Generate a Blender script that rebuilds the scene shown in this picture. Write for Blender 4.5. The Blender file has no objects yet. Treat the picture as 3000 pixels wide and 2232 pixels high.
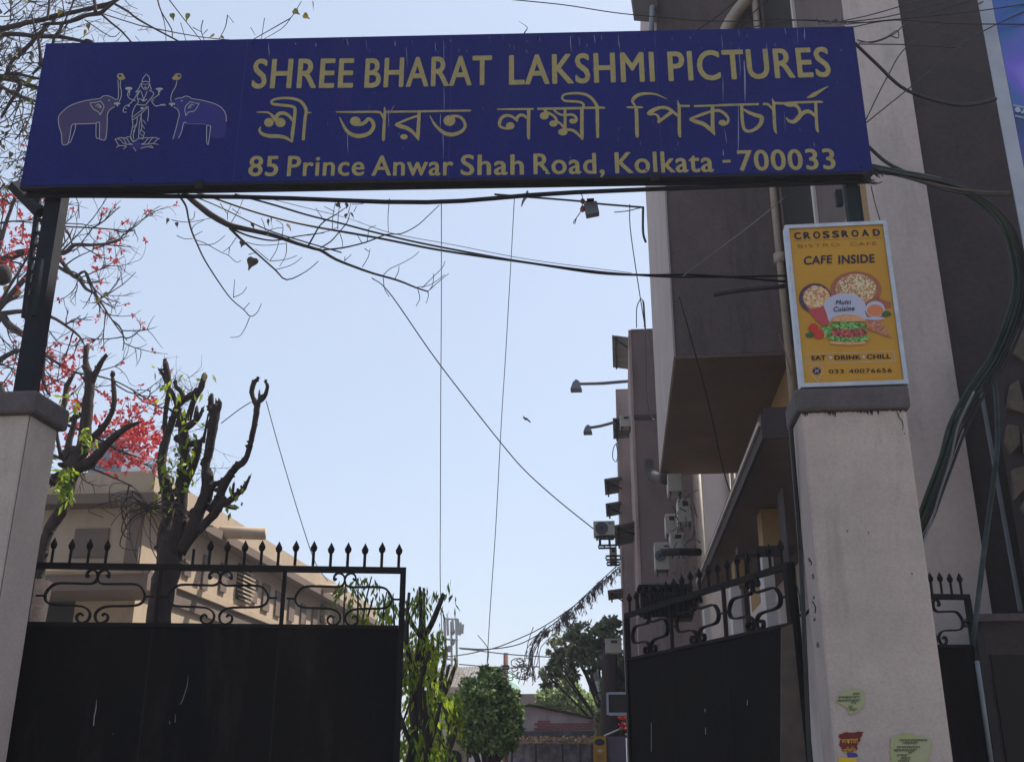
import bpy, math, random
from mathutils import Vector, Matrix
R = math.radians
rnd = random.Random(7)

# ------------------------------------------------------------------ camera, sky, sun, exposure
sc = bpy.context.scene
EYE = 1.55
FPX = 3080.0
PITCH = R(20.0)
YAW = R(5.75)
cd = bpy.data.cameras.new('camera'); cam = bpy.data.objects.new('camera', cd)
sc.collection.objects.link(cam); sc.camera = cam
cd.sensor_width = 36.0; cd.lens = FPX / 3000.0 * 36.0; cd.clip_start = 0.05; cd.clip_end = 2000
cam.location = (0, 0, EYE); cam.rotation_euler = (R(90) + PITCH, 0, YAW)

SUN_EL = R(55.8); SUN_AZ = R(47)          # azimuth measured from +Y (down the lane) towards +X
world = bpy.data.worlds.new('World'); sc.world = world; world.use_nodes = True
wn = world.node_tree.nodes; wl = world.node_tree.links
for n in list(wn): wn.remove(n)
sky = wn.new('ShaderNodeTexSky'); sky.sky_type = 'NISHITA'; sky.sun_disc = False
sky.sun_elevation = SUN_EL; sky.sun_rotation = SUN_AZ
sky.air_density = 1.0; sky.dust_density = 2.2; sky.ozone_density = 2.5; sky.altitude = 0
bg = wn.new('ShaderNodeBackground'); bg.inputs['Strength'].default_value = 0.10
wo = wn.new('ShaderNodeOutputWorld')
hz = wn.new('ShaderNodeMix'); hz.data_type = 'RGBA'; hz.inputs['Factor'].default_value = 0.65   # even milky haze veil over the clear sky
hz.inputs['B'].default_value = (3.4, 3.88, 4.72, 1)
wl.new(sky.outputs[0], hz.inputs['A']); wl.new(hz.outputs['Result'], bg.inputs[0]); wl.new(bg.outputs[0], wo.inputs[0])
sd = bpy.data.lights.new('sun', 'SUN'); sd.energy = 4.2; sd.angle = R(0.5); sd.color = (1.0, 0.93, 0.84)
so = bpy.data.objects.new('sun', sd); sc.collection.objects.link(so)
sdir = Vector((math.sin(SUN_AZ) * math.cos(SUN_EL), math.cos(SUN_AZ) * math.cos(SUN_EL), math.sin(SUN_EL)))
so.rotation_euler = sdir.to_track_quat('Z', 'Y').to_euler(); so.location = (20, 20, 40)
sc.view_settings.view_transform = 'Standard'; sc.view_settings.look = 'None'
sc.view_settings.gamma = 1; sc.view_settings.use_curve_mapping = False
sc.view_settings.exposure = 0.97

# ------------------------------------------------------------------ measuring helpers
_ca, _sa = math.cos(YAW), math.sin(YAW)
CAMP = Vector((0, 0, EYE))
def ray(px, py):
    r = (px - 1500.0) / FPX; u = (1116.0 - py) / FPX
    x = r; y = math.cos(PITCH) - u * math.sin(PITCH); z = math.sin(PITCH) + u * math.cos(PITCH)
    return Vector((x * _ca - y * _sa, x * _sa + y * _ca, z))
def W(px, py, v=None, u=None, z=None):
    d = ray(px, py)
    if v is not None: t = v / d.y
    elif u is not None: t = u / d.x
    else: t = (z - EYE) / d.z
    return CAMP + d * t
def onplane(px, py, p0, n):
    d = ray(px, py); t = (p0 - CAMP).dot(n) / d.dot(n)
    return CAMP + d * t
def pxr(px_size, p):                       # metres for a size in photo pixels at point p
    return px_size * (p - CAMP).length / FPX * 0.97

# ------------------------------------------------------------------ mesh builder
COL = sc.collection
class MB:
    def __init__(s): s.v = []; s.f = []
    def add(s, vs, fs):
        o = len(s.v); s.v.extend(tuple(v) for v in vs); s.f.extend(tuple(i + o for i in f) for f in fs); return s
    def box(s, a, b):
        x0, y0, z0 = a; x1, y1, z1 = b
        if x0 > x1: x0, x1 = x1, x0
        if y0 > y1: y0, y1 = y1, y0
        if z0 > z1: z0, z1 = z1, z0
        return s.add([(x0,y0,z0),(x1,y0,z0),(x1,y1,z0),(x0,y1,z0),(x0,y0,z1),(x1,y0,z1),(x1,y1,z1),(x0,y1,z1)],
                     [(0,3,2,1),(4,5,6,7),(0,1,5,4),(1,2,6,5),(2,3,7,6),(3,0,4,7)])
    def obox(s, c, ax, ay, az):            # oriented box: centre and half-axis vectors
        c = Vector(c); vs = []
        for k in (-1, 1):
            for i, j in ((-1,-1),(1,-1),(1,1),(-1,1)): vs.append(c + ax * i + ay * j + az * k)
        return s.add(vs, [(0,3,2,1),(4,5,6,7),(0,1,5,4),(1,2,6,5),(2,3,7,6),(3,0,4,7)])
    def prism(s, pts, d):                  # polygon pts (coplanar), extruded by vector d
        n = len(pts); d = Vector(d); a = [Vector(p) for p in pts]
        return s.add(a + [p + d for p in a], [tuple(range(n - 1, -1, -1)), tuple(range(n, 2 * n))] +
                     [(i, (i + 1) % n, n + (i + 1) % n, n + i) for i in range(n)])
    def tube(s, pts, rad, sides=6, cap=True, smooth=0, jit=0.0):
        P = [Vector(p) for p in pts]
        if not isinstance(rad, (list, tuple)): rad = [rad] * len(P)
        rad = list(rad)
        if len(rad) != len(P):
            rad = [rad[0] + (rad[-1] - rad[0]) * i / (len(P) - 1) for i in range(len(P))]
        if smooth and len(P) > 2: P, rad = catmull(P, rad, smooth)
        n = len(P); o = len(s.v); up = None
        for i in range(n):
            t = (P[min(i + 1, n - 1)] - P[max(i - 1, 0)])
            if t.length < 1e-9: t = Vector((0, 0, 1))
            t.normalize()
            if up is None:
                up = t.cross(Vector((0, 1, 0.13)));
                if up.length < 1e-3: up = t.cross(Vector((1, 0, 0)))
            up = (up - t * up.dot(t));
            if up.length < 1e-6: up = t.orthogonal()
            up.normalize(); w = t.cross(up)
            for k in range(sides):
                a = 2 * math.pi * k / sides; r = rad[i] * (1 + (rnd.uniform(-jit, jit) if jit else 0))
                s.v.append(tuple(P[i] + up * (r * math.cos(a)) + w * (r * math.sin(a))))
        for i in range(n - 1):
            for k in range(sides):
                k2 = (k + 1) % sides
                s.f.append((o + i * sides + k, o + i * sides + k2, o + (i + 1) * sides + k2, o + (i + 1) * sides + k))
        if cap:
            s.f.append(tuple(o + k for k in range(sides - 1, -1, -1)))
            s.f.append(tuple(o + (n - 1) * sides + k for k in range(sides)))
        return s
    def strap(s, pts, n, th, dep, sub=4):      # flat bar bent in a plane with normal n
        P=[Vector(p) for p in pts]; P,_=catmull(P,[0]*len(P),sub); o=len(s.v); k=len(P)
        for i in range(k):
            t=(P[min(i+1,k-1)]-P[max(i-1,0)]).normalized(); w=t.cross(n).normalized()*th*.5; d=n*dep*.5
            for q in (P[i]-w-d,P[i]+w-d,P[i]+w+d,P[i]-w+d): s.v.append(tuple(q))
        for i in range(k-1):
            for j in range(4): s.f.append((o+i*4+j,o+i*4+(j+1)%4,o+(i+1)*4+(j+1)%4,o+(i+1)*4+j))
        s.f.append((o+3,o+2,o+1,o)); e=o+(k-1)*4; s.f.append((e,e+1,e+2,e+3)); return s
    def ball(s, c, rx, ry=None, rz=None, seg=8, rings=5, jit=0.0):
        ry = rx if ry is None else ry; rz = rx if rz is None else rz; o = len(s.v); c = Vector(c)
        s.v.append(tuple(c + Vector((0, 0, rz))))
        for i in range(1, rings):
            t = math.pi * i / rings
            for k in range(seg):
                a = 2 * math.pi * k / seg; j = 1 + (rnd.uniform(-jit, jit) if jit else 0)
                s.v.append(tuple(c + Vector((rx * j * math.sin(t) * math.cos(a), ry * j * math.sin(t) * math.sin(a), rz * j * math.cos(t)))))
        s.v.append(tuple(c - Vector((0, 0, rz)))); last = len(s.v) - 1
        for k in range(seg): s.f.append((o, o + 1 + k, o + 1 + (k + 1) % seg))
        for i in range(rings - 2):
            for k in range(seg):
                a = o + 1 + i * seg; s.f.append((a + k, a + seg + k, a + seg + (k + 1) % seg, a + (k + 1) % seg))
        a = o + 1 + (rings - 2) * seg
        for k in range(seg): s.f.append((a + k, last, a + (k + 1) % seg))
        return s
    def build(s, name, m, parent=None, smooth=False, bevel=0.0, **props):
        me = bpy.data.meshes.new(name)
        org = Vector((0, 0, 0))
        if parent is not None:
            p = parent
            while p is not None: org += p.location; p = p.parent
        elif s.v:
            xs = [v[0] for v in s.v]; ys = [v[1] for v in s.v]; zs = [v[2] for v in s.v]
            org = Vector(((min(xs) + max(xs)) / 2, (min(ys) + max(ys)) / 2, min(zs)))
        me.from_pydata([(v[0] - org.x, v[1] - org.y, v[2] - org.z) for v in s.v], [], s.f)
        me.materials.append(m)
        if smooth: me.polygons.foreach_set('use_smooth', [True] * len(me.polygons))
        me.update()
        o = bpy.data.objects.new(name, me); COL.objects.link(o)
        if parent is not None: o.parent = parent
        else: o.location = org
        if bevel:
            b = o.modifiers.new('bevel', 'BEVEL'); b.width = bevel; b.segments = 2; b.limit_method = 'ANGLE'
        for k, v in props.items(): o[k] = v
        return o

def catmull(P, rad, sub):
    out = []; ro = []; n = len(P)
    for i in range(n - 1):
        p0 = P[max(i - 1, 0)]; p1 = P[i]; p2 = P[i + 1]; p3 = P[min(i + 2, n - 1)]
        for k in range(sub):
            t = k / sub; t2 = t * t; t3 = t2 * t
            out.append(0.5 * ((2 * p1) + (p2 - p0) * t + (2 * p0 - 5 * p1 + 4 * p2 - p3) * t2 + (3 * p1 - p0 - 3 * p2 + p3) * t3))
            ro.append(rad[i] + (rad[i + 1] - rad[i]) * t)
    out.append(P[-1]); ro.append(rad[-1]); return out, ro

def thing(name, label, cat, loc, group=None):
    o = bpy.data.objects.new(name, None); COL.objects.link(o); o.location = loc; o.empty_display_size = 0.2
    o['label'] = label; o['category'] = cat
    if group: o['group'] = group
    return o
def tag(o, label, cat, group=None):
    o['label'] = label; o['category'] = cat
    if group: o['group'] = group
    return o
def structure(o): o['kind'] = 'structure'; return o

# ------------------------------------------------------------------ materials
def mat(name, col, rough=0.8, col2=None, scale=3.0, stretch=(1, 1, 1), fine=0.0, bump=0.0, bscale=40.0, metal=0.0,
        transl=0.0, stain=None, stain_amt=0.0, spec=0.35, lo=0.35, hi=0.65):
    m = bpy.data.materials.new(name); m.use_nodes = True; N = m.node_tree.nodes; L = m.node_tree.links
    b = N['Principled BSDF']; b.inputs['Roughness'].default_value = rough; b.inputs['Metallic'].default_value = metal
    b.inputs['Specular IOR Level'].default_value = spec
    c1 = (*col, 1); b.inputs['Base Color'].default_value = c1
    tc = N.new('ShaderNodeTexCoord'); out = None
    def noise(sc_, st, det=5, ro=0.6):
        mp = N.new('ShaderNodeMapping'); mp.inputs['Scale'].default_value = st
        L.new(tc.outputs['Object'], mp.inputs[0]); n = N.new('ShaderNodeTexNoise')
        n.inputs['Scale'].default_value = sc_; n.inputs['Detail'].default_value = det; n.inputs['Roughness'].default_value = ro
        L.new(mp.outputs[0], n.inputs['Vector']); return n.outputs['Fac']
    def ramp(src, a, bb):
        r = N.new('ShaderNodeMapRange'); r.inputs['From Min'].default_value = a; r.inputs['From Max'].default_value = bb
        L.new(src, r.inputs['Value']); return r.outputs['Result']
    if col2 is not None:
        mx = N.new('ShaderNodeMix'); mx.data_type = 'RGBA'; mx.inputs['A'].default_value = c1; mx.inputs['B'].default_value = (*col2, 1)
        L.new(ramp(noise(scale, stretch), lo, hi), mx.inputs['Factor']); out = mx.outputs['Result']
    if stain is not None:
        mx = N.new('ShaderNodeMix'); mx.data_type = 'RGBA'
        if out: L.new(out, mx.inputs['A'])
        else: mx.inputs['A'].default_value = c1
        mx.inputs['B'].default_value = (*stain, 1)
        f = ramp(noise(2.2, (2.2, 2.2, 0.35), 8, 0.72), 0.52, 0.78)
        mm = N.new('ShaderNodeMath'); mm.operation = 'MULTIPLY'; mm.inputs[1].default_value = stain_amt
        L.new(f, mm.inputs[0]); L.new(mm.outputs[0], mx.inputs['Factor']); out = mx.outputs['Result']
    if fine:
        mx = N.new('ShaderNodeMix'); mx.data_type = 'RGBA'; mx.blend_type = 'MULTIPLY'
        if out: L.new(out, mx.inputs['A'])
        else: mx.inputs['A'].default_value = c1
        mx.inputs['B'].default_value = (1 - fine, 1 - fine, 1 - fine, 1)
        L.new(ramp(noise(bscale * 0.6, (1, 1, 1), 3), 0.4, 0.7), mx.inputs['Factor']); out = mx.outputs['Result']
    if out: L.new(out, b.inputs['Base Color'])
    if bump:
        bp = N.new('ShaderNodeBump'); bp.inputs['Strength'].default_value = bump; bp.inputs['Distance'].default_value = 0.01
        L.new(noise(bscale, (1, 1, 1), 4), bp.inputs['Height']); L.new(bp.outputs[0], b.inputs['Normal'])
    if transl:
        tr = N.new('ShaderNodeBsdfTranslucent'); ms = N.new('ShaderNodeMixShader'); ms.inputs[0].default_value = transl
        if out: L.new(out, tr.inputs[0])
        else: tr.inputs[0].default_value = c1
        mo = N['Material Output']; L.new(b.outputs[0], ms.inputs[1]); L.new(tr.outputs[0], ms.inputs[2]); L.new(ms.outputs[0], mo.inputs[0])
    return m

M = {}
M['ground'] = mat('dusty_ground', (.16,.14,.12), .95, (.22,.2,.17), 1.5, bump=.5, bscale=12)
M['asphalt'] = mat('asphalt', (.05,.05,.052), .9, (.07,.068,.066), 6, bump=.5, bscale=60)
M['paving'] = mat('dusty_concrete_lane', (.24,.215,.19), .95, (.18,.16,.145), 2, bump=.4, bscale=20)
M['kerb'] = mat('kerb_concrete', (.3,.29,.27), .9, (.2,.19,.18), 4, bump=.4)
M['pillar'] = mat('weathered_white_paint', (.43,.36,.325), .85, (.34,.285,.26), 2.2, stain=(.15,.135,.13), stain_amt=.8, fine=.12, bump=.3, bscale=110)
M['cap'] = mat('grey_brown_cement', (.1,.085,.09), .85, (.075,.064,.066), 8, fine=.2, bump=.4)
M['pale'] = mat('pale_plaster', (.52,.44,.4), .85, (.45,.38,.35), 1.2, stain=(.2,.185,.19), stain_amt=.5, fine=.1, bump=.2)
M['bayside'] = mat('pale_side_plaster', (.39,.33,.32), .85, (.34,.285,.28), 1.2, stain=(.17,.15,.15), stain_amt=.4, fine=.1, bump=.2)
M['white'] = mat('white_plaster', (.56,.51,.5), .85, (.5,.455,.45), 1.4, stain=(.22,.2,.19), stain_amt=.4, fine=.08, bump=.2)
M['brown'] = mat('mauve_brown_paint', (.14,.105,.105), .85, (.115,.087,.087), 1.6, stain=(.05,.04,.038), stain_amt=.85, fine=.15, bump=.3)
M['soffit'] = mat('dark_soffit_paint', (.15,.108,.098), .9, (.12,.086,.078), 1.1, fine=.2, bump=.4)
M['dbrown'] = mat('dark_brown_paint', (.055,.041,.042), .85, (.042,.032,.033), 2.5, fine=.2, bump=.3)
M['ochre'] = mat('ochre_wall_paint', (.33,.21,.1), .85, (.27,.17,.08), 1.2, fine=.1, bump=.2)
M['pink'] = mat('pinkish_old_plaster', (.3,.23,.22), .9, (.24,.18,.175), 1.0, stain=(.09,.07,.07), stain_amt=.9, fine=.15, bump=.3)
M['beige'] = mat('beige_plaster', (.41,.32,.23), .88, (.35,.27,.19), .8, stain=(.2,.16,.13), stain_amt=.55, fine=.08, bump=.25)
M['beiged'] = mat('brown_band_paint_and_shade', (.15,.11,.088), .88, (.12,.088,.072), 1.0, fine=.1, bump=.25)
M['garage'] = mat('dark_interior_and_shadow', (.02,.017,.016), .9)  # near-black for openings, and for chajja shadows painted into the ledges
M['blue'] = mat('blue_sign_vinyl', (.009,.0155,.13), .6, (.0115,.0145,.108), 1.5, stain=(.024,.024,.12), stain_amt=.7, fine=.18, bump=.08, bscale=90, spec=.1)
M['gold'] = mat('dull_gold_letter', (.32,.265,.1), .6, (.28,.23,.09), 20, fine=.2, bscale=80)
M['steel'] = mat('dark_painted_steel', (.012,.013,.02), .75, (.019,.019,.025), 5, fine=.2, bump=.2, spec=.15)
M['postgreen'] = mat('weathered_green_post', (.016,.022,.025), .8, (.025,.036,.04), 4, (3, 3, .6), fine=.2, bump=.3, spec=.15)
M['iron'] = mat('black_gate_iron', (.009,.008,.009), .7, (.015,.012,.0125), 9, fine=.2, bump=.3, spec=.14)
M['sheet'] = mat('black_sheet_metal', (.005,.0045,.0055), .75, (.009,.0072,.0072), 1.5, (1, 1, .4), stain=(.026,.018,.016), stain_amt=.9, fine=.2, bump=.25, spec=.1)
M['streak'] = mat('dried_white_drip', (.3,.3,.33), .8)
M['sstreak'] = mat('faded_white_drip', (.19,.2,.31), .8)
M['emblem'] = mat('emblem_line', (.33,.33,.34), .6)
M['elep1'] = mat('emblem_grey_purple', (.05,.03,.105), .6, (.035,.025,.1), 5)
M['elep2'] = mat('emblem_violet', (.014,.011,.15), .6, (.012,.011,.13), 5)
M['yellow'] = mat('orange_board_print', (.44,.225,.014), .45, (.38,.19,.013), 2, fine=.06)
M['alu'] = mat('aluminium_frame', (.42,.45,.5), .45, (.33,.36,.4), 8, fine=.15, metal=.3)
M['ink'] = mat('navy_ink', (.012,.01,.03), .6)
M['dink'] = mat('dark_brown_ink', (.03,.01,.01), .6)
M['thinink'] = mat('faint_brown_ink', (.17,.08,.02), .6)
M['hat'] = mat('print_pale_blue', (.36,.37,.48), .5)
M['bark'] = mat('grey_brown_bark', (.062,.042,.038), .95, (.028,.02,.02), 7, (1, 1, .3), fine=.35, bump=1.0, bscale=22)
M['bark2'] = mat('dark_twig_bark', (.035,.026,.028), .95, (.055,.04,.038), 9, fine=.3, bump=.7, bscale=30)
M['cut'] = mat('fresh_cut_wood', (.42,.3,.16), .9, (.3,.2,.12), 20)
M['leaf'] = mat('peepal_leaf', (.07,.085,.02), .55, (.1,.1,.02), 3, transl=.45)
M['leafy'] = mat('peepal_leaf_yellow', (.2,.14,.02), .55, (.14,.12,.02), 3, transl=.45)
M['leafd'] = mat('dry_leaf', (.06,.045,.035), .7, (.08,.055,.035), 5, transl=.2)
M['ashoka'] = mat('long_green_leaves', (.05,.11,.02), .5, (.2,.3,.05), 13, transl=.5)
M['shoot'] = mat('young_green_shoots', (.09,.19,.025), .5, (.4,.46,.03), 11, transl=.55)
M['bush'] = mat('dark_glossy_leaves', (.07,.14,.04), .3, (.32,.42,.14), 13, transl=.35, spec=.7)
M['tree1'] = mat('dark_olive_leaves', (.08,.11,.055), .5, (.3,.31,.18), 6, transl=.5)
M['tree2'] = mat('light_green_leaves', (.12,.19,.06), .5, (.36,.43,.15), 6, transl=.5)
M['dry'] = mat('dry_hanging_creeper', (.11,.09,.1), .9, (.19,.16,.15), 3)
M['petal'] = mat('coral_red_petals', (.5,.035,.055), .7, (.6,.08,.065), 14, transl=.4)
M['cable'] = mat('black_cable', (.012,.012,.015), .5, (.02,.02,.022), 3)
M['cablegr'] = mat('mossy_green_cable', (.012,.03,.02), .55, (.028,.05,.035), 6, (1, 1, .4), fine=.2)
M['cablelt'] = mat('faded_teal_cable', (.018,.032,.034), .6, (.07,.09,.1), 7, lo=.45, hi=.75)
M['wire'] = mat('thin_grey_wire', (.05,.055,.065), .5)
M['pvc'] = mat('beige_pvc_pipe', (.42,.36,.29), .55, (.34,.28,.23), 5, fine=.1)
M['greypipe'] = mat('grey_pipe', (.2,.22,.25), .6, (.15,.16,.18), 5)
M['ac'] = mat('off_white_ac_casing', (.38,.36,.32), .55, (.3,.28,.25), 3, stain=(.14,.12,.1), stain_amt=.7, fine=.08)
M['acdark'] = mat('fan_grille_dark', (.025,.025,.035), .5)
M['awning'] = mat('grey_corrugated_sheet', (.16,.155,.16), .75, (.11,.105,.11), 3, fine=.2)
M['lamp'] = mat('grey_lamp_metal', (.12,.13,.15), .5, metal=.3)
M['antenna'] = mat('antenna_grey', (.12,.13,.15), .6)
M['rust'] = mat('rusty_brown', (.2,.1,.07), .9, (.14,.075,.06), 8)
M['roofsheet'] = mat('asbestos_roof_sheet', (.24,.21,.18), .85, (.08,.07,.06), 5, fine=.2)
M['mint'] = mat('mint_green_plaster', (.3,.45,.4), .85, (.25,.38,.34), 2)
M['shed'] = mat('old_shed_plaster', (.45,.4,.42), .9, (.32,.28,.3), 1.5, stain=(.05,.045,.05), stain_amt=.9, fine=.15, bump=.4)
M['brick'] = mat('exposed_brick', (.4,.15,.15), .9, (.25,.11,.12), 3, fine=.2)
M['sooty'] = mat('sooty_wall', (.07,.065,.08), .9, (.14,.13,.17), 2.5, stain=(.02,.02,.022), stain_amt=.9, fine=.2)
M['bluewall'] = mat('peeling_bluish_wall', (.36,.37,.5), .9, (.15,.14,.19), 3.5, stain=(.04,.04,.05), stain_amt=.9, fine=.2)
M['mauve'] = mat('mauve_wall', (.13,.1,.14), .9, (.1,.08,.11), 3)
M['stone'] = mat('pale_crazy_stone', (.14,.115,.09), .9, (.1,.08,.065), 5, stain=(.04,.035,.03), stain_amt=.8, fine=.2, bump=.4)
M['poster'] = mat('faded_yellow_green_paper', (.28,.31,.12), .9, (.31,.3,.22), 9)
M['posterink'] = mat('faded_print_ink', (.06,.07,.05), .9)
M['redpaper'] = mat('dark_red_paper', (.15,.022,.02), .9, (.11,.02,.02), 8)
M['yink'] = mat('yellow_print', (.5,.34,.03), .8)
M['blpaper'] = mat('blue_paper', (.05,.04,.22), .9)
M['tank'] = mat('grey_blue_far_wall', (.14,.17,.23), .9, (.11,.14,.19), 1.0)
M['crack'] = mat('black_mould', (.035,.03,.028), .95)
M['bird'] = mat('dark_feathers', (.03,.028,.03), .9)
M['bulb'] = mat('red_insulator', (.2,.06,.07), .5)

# print-like materials with several colours
def speckle(name, cols, scale, voronoi=True, rough=.6):
    m = bpy.data.materials.new(name); m.use_nodes = True; N = m.node_tree.nodes; L = m.node_tree.links
    b = N['Principled BSDF']; b.inputs['Roughness'].default_value = rough
    tc = N.new('ShaderNodeTexCoord'); n = N.new('ShaderNodeTexVoronoi' if voronoi else 'ShaderNodeTexNoise')
    n.inputs['Scale'].default_value = scale; L.new(tc.outputs['Object'], n.inputs['Vector'])
    cr = N.new('ShaderNodeValToRGB'); cr.color_ramp.interpolation = 'CONSTANT' if voronoi else 'LINEAR'
    e = cr.color_ramp.elements
    while len(e) < len(cols): e.new(0.5)
    for i, c in enumerate(cols):
        e[i].position = i / len(cols) if voronoi else 0.3 + 0.4 * i / (len(cols) - 1); e[i].color = (*c, 1)
    if voronoi:
        sp = N.new('ShaderNodeSeparateColor'); L.new(n.outputs['Color'], sp.inputs[0]); L.new(sp.outputs[0], cr.inputs[0])
    else: L.new(n.outputs['Fac'], cr.inputs[0])
    L.new(cr.outputs[0], b.inputs['Base Color']); return m
M['pizza'] = speckle('print_pizza', [(.42,.3,.12),(.5,.42,.25),(.3,.17,.09),(.45,.1,.06),(.55,.48,.3),(.2,.16,.06)], 130)
M['noodle'] = speckle('print_noodles', [(.5,.3,.08),(.55,.42,.3),(.5,.12,.08),(.5,.4,.2),(.3,.2,.1)], 120)
M['board'] = mat('print_wood_board', (.28,.09,.05), .6)
M['bowl'] = mat('print_dark_bowl', (.06,.03,.06), .6)
M['cup'] = mat('print_red_cup', (.36,.05,.06), .6)
M['tomato'] = mat('print_tomato', (.42,.03,.02), .6)
M['bun'] = speckle('print_bun', [(.5,.24,.1),(.55,.3,.16),(.45,.2,.08)], 160)
M['lettuce'] = speckle('print_lettuce', [(.06,.2,.03),(.12,.32,.06),(.03,.1,.02),(.2,.38,.12)], 110)
M['meat'] = speckle('print_filling', [(.35,.04,.04),(.2,.03,.03),(.45,.08,.06),(.08,.03,.02)], 90)
M['slice'] = speckle('print_slice', [(.35,.13,.06),(.28,.08,.05),(.42,.2,.1)], 140)
M['tea'] = mat('print_tea', (.5,.16,.07), .6)
M['gleaf'] = mat('print_dark_leaf', (.03,.09,.03), .6)
M['banner'] = speckle('banner_print', [(.01,.03,.2),(.03,.08,.4),(.02,.1,.3),(.12,.08,.5),(.2,.2,.6)], 1.6, False, .4)
M['banner2'] = speckle('banner_print_dark', [(.008,.02,.1),(.02,.05,.22),(.06,.04,.25),(.02,.12,.3)], 2.2, False, .4)
M['bannerw'] = mat('banner_white_edge', (.33,.36,.42), .5, (.27,.3,.36), 5)
M['lace'] = mat('banner_pale_ornament', (.3,.36,.45), .5)

def leafcloud(mb, c, rad, n, ln, wd, r, droop=0.0, up=0.0, flat=1.0):
    c=Vector(c); rx,ry,rz=rad
    for _ in range(n):
        while True:
            q=Vector((r.uniform(-1,1),r.uniform(-1,1),r.uniform(-1,1)))
            if q.length<=1: break
        q=q.normalized()*(q.length**.6) if q.length>0 else q
        p=c+Vector((q.x*rx,q.y*ry,q.z*rz))
        d=Vector((r.uniform(-1,1),r.uniform(-1,1),r.uniform(-1,1)-droop+up)).normalized()
        s=d.cross(Vector((r.uniform(-1,1),r.uniform(-1,1),r.uniform(-1,1)))).normalized()
        l=ln*r.uniform(.6,1.3); w=wd*r.uniform(.7,1.2)
        mb.add([p,p+d*l*.45+s*w,p+d*l,p+d*l*.45-s*w],[(0,1,2,3)])

# ------------------------------------------------------------------ setting
g = MB().add([(-250,-250,0),(250,-250,0),(250,250,0),(-250,250,0)], [(0,1,2,3)])
structure(g.build('ground', M['ground']))
g = MB().add([(-2.6,-30,.004),(.85,-30,.004),(.85,34,.004),(-2.6,34,.004)], [(0,1,2,3)])
structure(g.build('lane', M['paving']))
for a, b in ((-2.75,-2.6), (.85,1.0)):
    structure(MB().box((a,5.7,0),(b,30,.12)).build('kerb', M['kerb']))
structure(MB().box((-16,-9,0),(10,-3.2,.008)).build('road', M['asphalt']))

# ------------------------------------------------------------------ right apartment building
UW = 2.09
bd = thing('apartment_building', 'mauve-brown apartment building with a projecting upper bay above the lane, nearest on the right side', 'building', (2.4, 9, 0))
MB().box((.76,11.6,6.04),(UW-.003,16.9,14)).build('projecting_bay', M['brown'], bd)
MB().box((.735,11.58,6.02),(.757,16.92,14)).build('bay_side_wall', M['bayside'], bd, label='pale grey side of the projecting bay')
MB().box((.757,11.6,6.0),(UW-.004,16.9,6.037)).build('bay_soffit', M['soffit'], bd)
MB().box((UW,7.64,3.8),(2.54,17.2,6.04)).build('lower_wall', M['ochre'], bd, label='ochre painted wall above the canopy')
MB().box((UW,7.64,0),(2.54,17.2,3.797)).build('ground_floor_wall', M['white'], bd)
MB().box((UW+.002,7.64,6.043),(2.54,17.2,14)).build('upper_wall', M['brown'], bd)
MB().box((UW-.008,7.62,0),(2.545,7.637,14)).build('corner_pilaster', M['pale'], bd, label='tall off-white strip of wall at the corner')
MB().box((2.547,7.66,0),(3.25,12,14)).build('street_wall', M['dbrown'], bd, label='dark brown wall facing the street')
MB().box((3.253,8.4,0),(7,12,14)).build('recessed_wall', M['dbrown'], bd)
# recess and thin white trims on the upper side wall
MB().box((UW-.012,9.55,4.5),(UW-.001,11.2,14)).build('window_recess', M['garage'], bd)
MB().box((UW-.03,9.45,4.5),(UW-.001,9.53,14)).build('recess_trim', M['white'], bd)
MB().tube([(UW-.06,11.45,4.4),(UW-.06,11.45,14)], .045, 10).build('down_pipe', M['pvc'], bd, smooth=True)
for zc in (7.1,9.9): MB().tube([(UW-.06,11.45,zc),(UW-.06,11.45,zc+.12)], .075, 10).build('pipe_collar', M['pvc'], bd, smooth=True)
pp = [W(x,y,v=11.45) for x,y in ((2260,-120),(2195,-10),(2160,35),(2135,75),(2105,140),(2060,240))]
MB().tube(pp, .085, 12, smooth=4).build('slanting_pipe', M['pvc'], bd, smooth=True)
# slab at the very top left of the bay
c = [W(1858,30,v=11.9), W(1925,33,v=11.3), W(1925,-60,v=11.3), W(1845,-60,v=11.9)]
MB().prism(c, (0,.25,.02)).build('roof_slab', M['dbrown'], bd)
MB().tube([W(1912,20,v=11.35), W(1910,60,v=11.35), W(1907,140,v=11.4)], .035, 8).build('drain_pipe', M['greypipe'], bd, smooth=True)
# chajjas on the recessed wall, their shadows painted in as near-black ledges
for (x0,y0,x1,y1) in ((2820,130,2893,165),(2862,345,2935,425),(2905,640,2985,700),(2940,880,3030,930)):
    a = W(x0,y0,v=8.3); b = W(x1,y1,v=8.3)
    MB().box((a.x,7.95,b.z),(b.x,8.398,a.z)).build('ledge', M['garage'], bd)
# canopy over the ground floor
cz0 = 3.745
MB().box((1.08,7.3,cz0),(2.02,7.66,cz0+.05)).box((1.08,7.661,cz0),(UW-.002,14.3,cz0+.05)).build('canopy_slab', M['soffit'], bd)
MB().box((1.05,7.28,cz0-.03),(1.078,14.32,cz0+.16)).build('canopy_fascia', M['dbrown'], bd)
MB().box((1.03,7.3,cz0+.07),(1.048,14.32,cz0+.1)).build('fascia_trim', M['pale'], bd)
MB().box((1.08,7.28,cz0-.03),(2.02,7.298,cz0+.2)).build('canopy_end_beam', M['dbrown'], bd)
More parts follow.
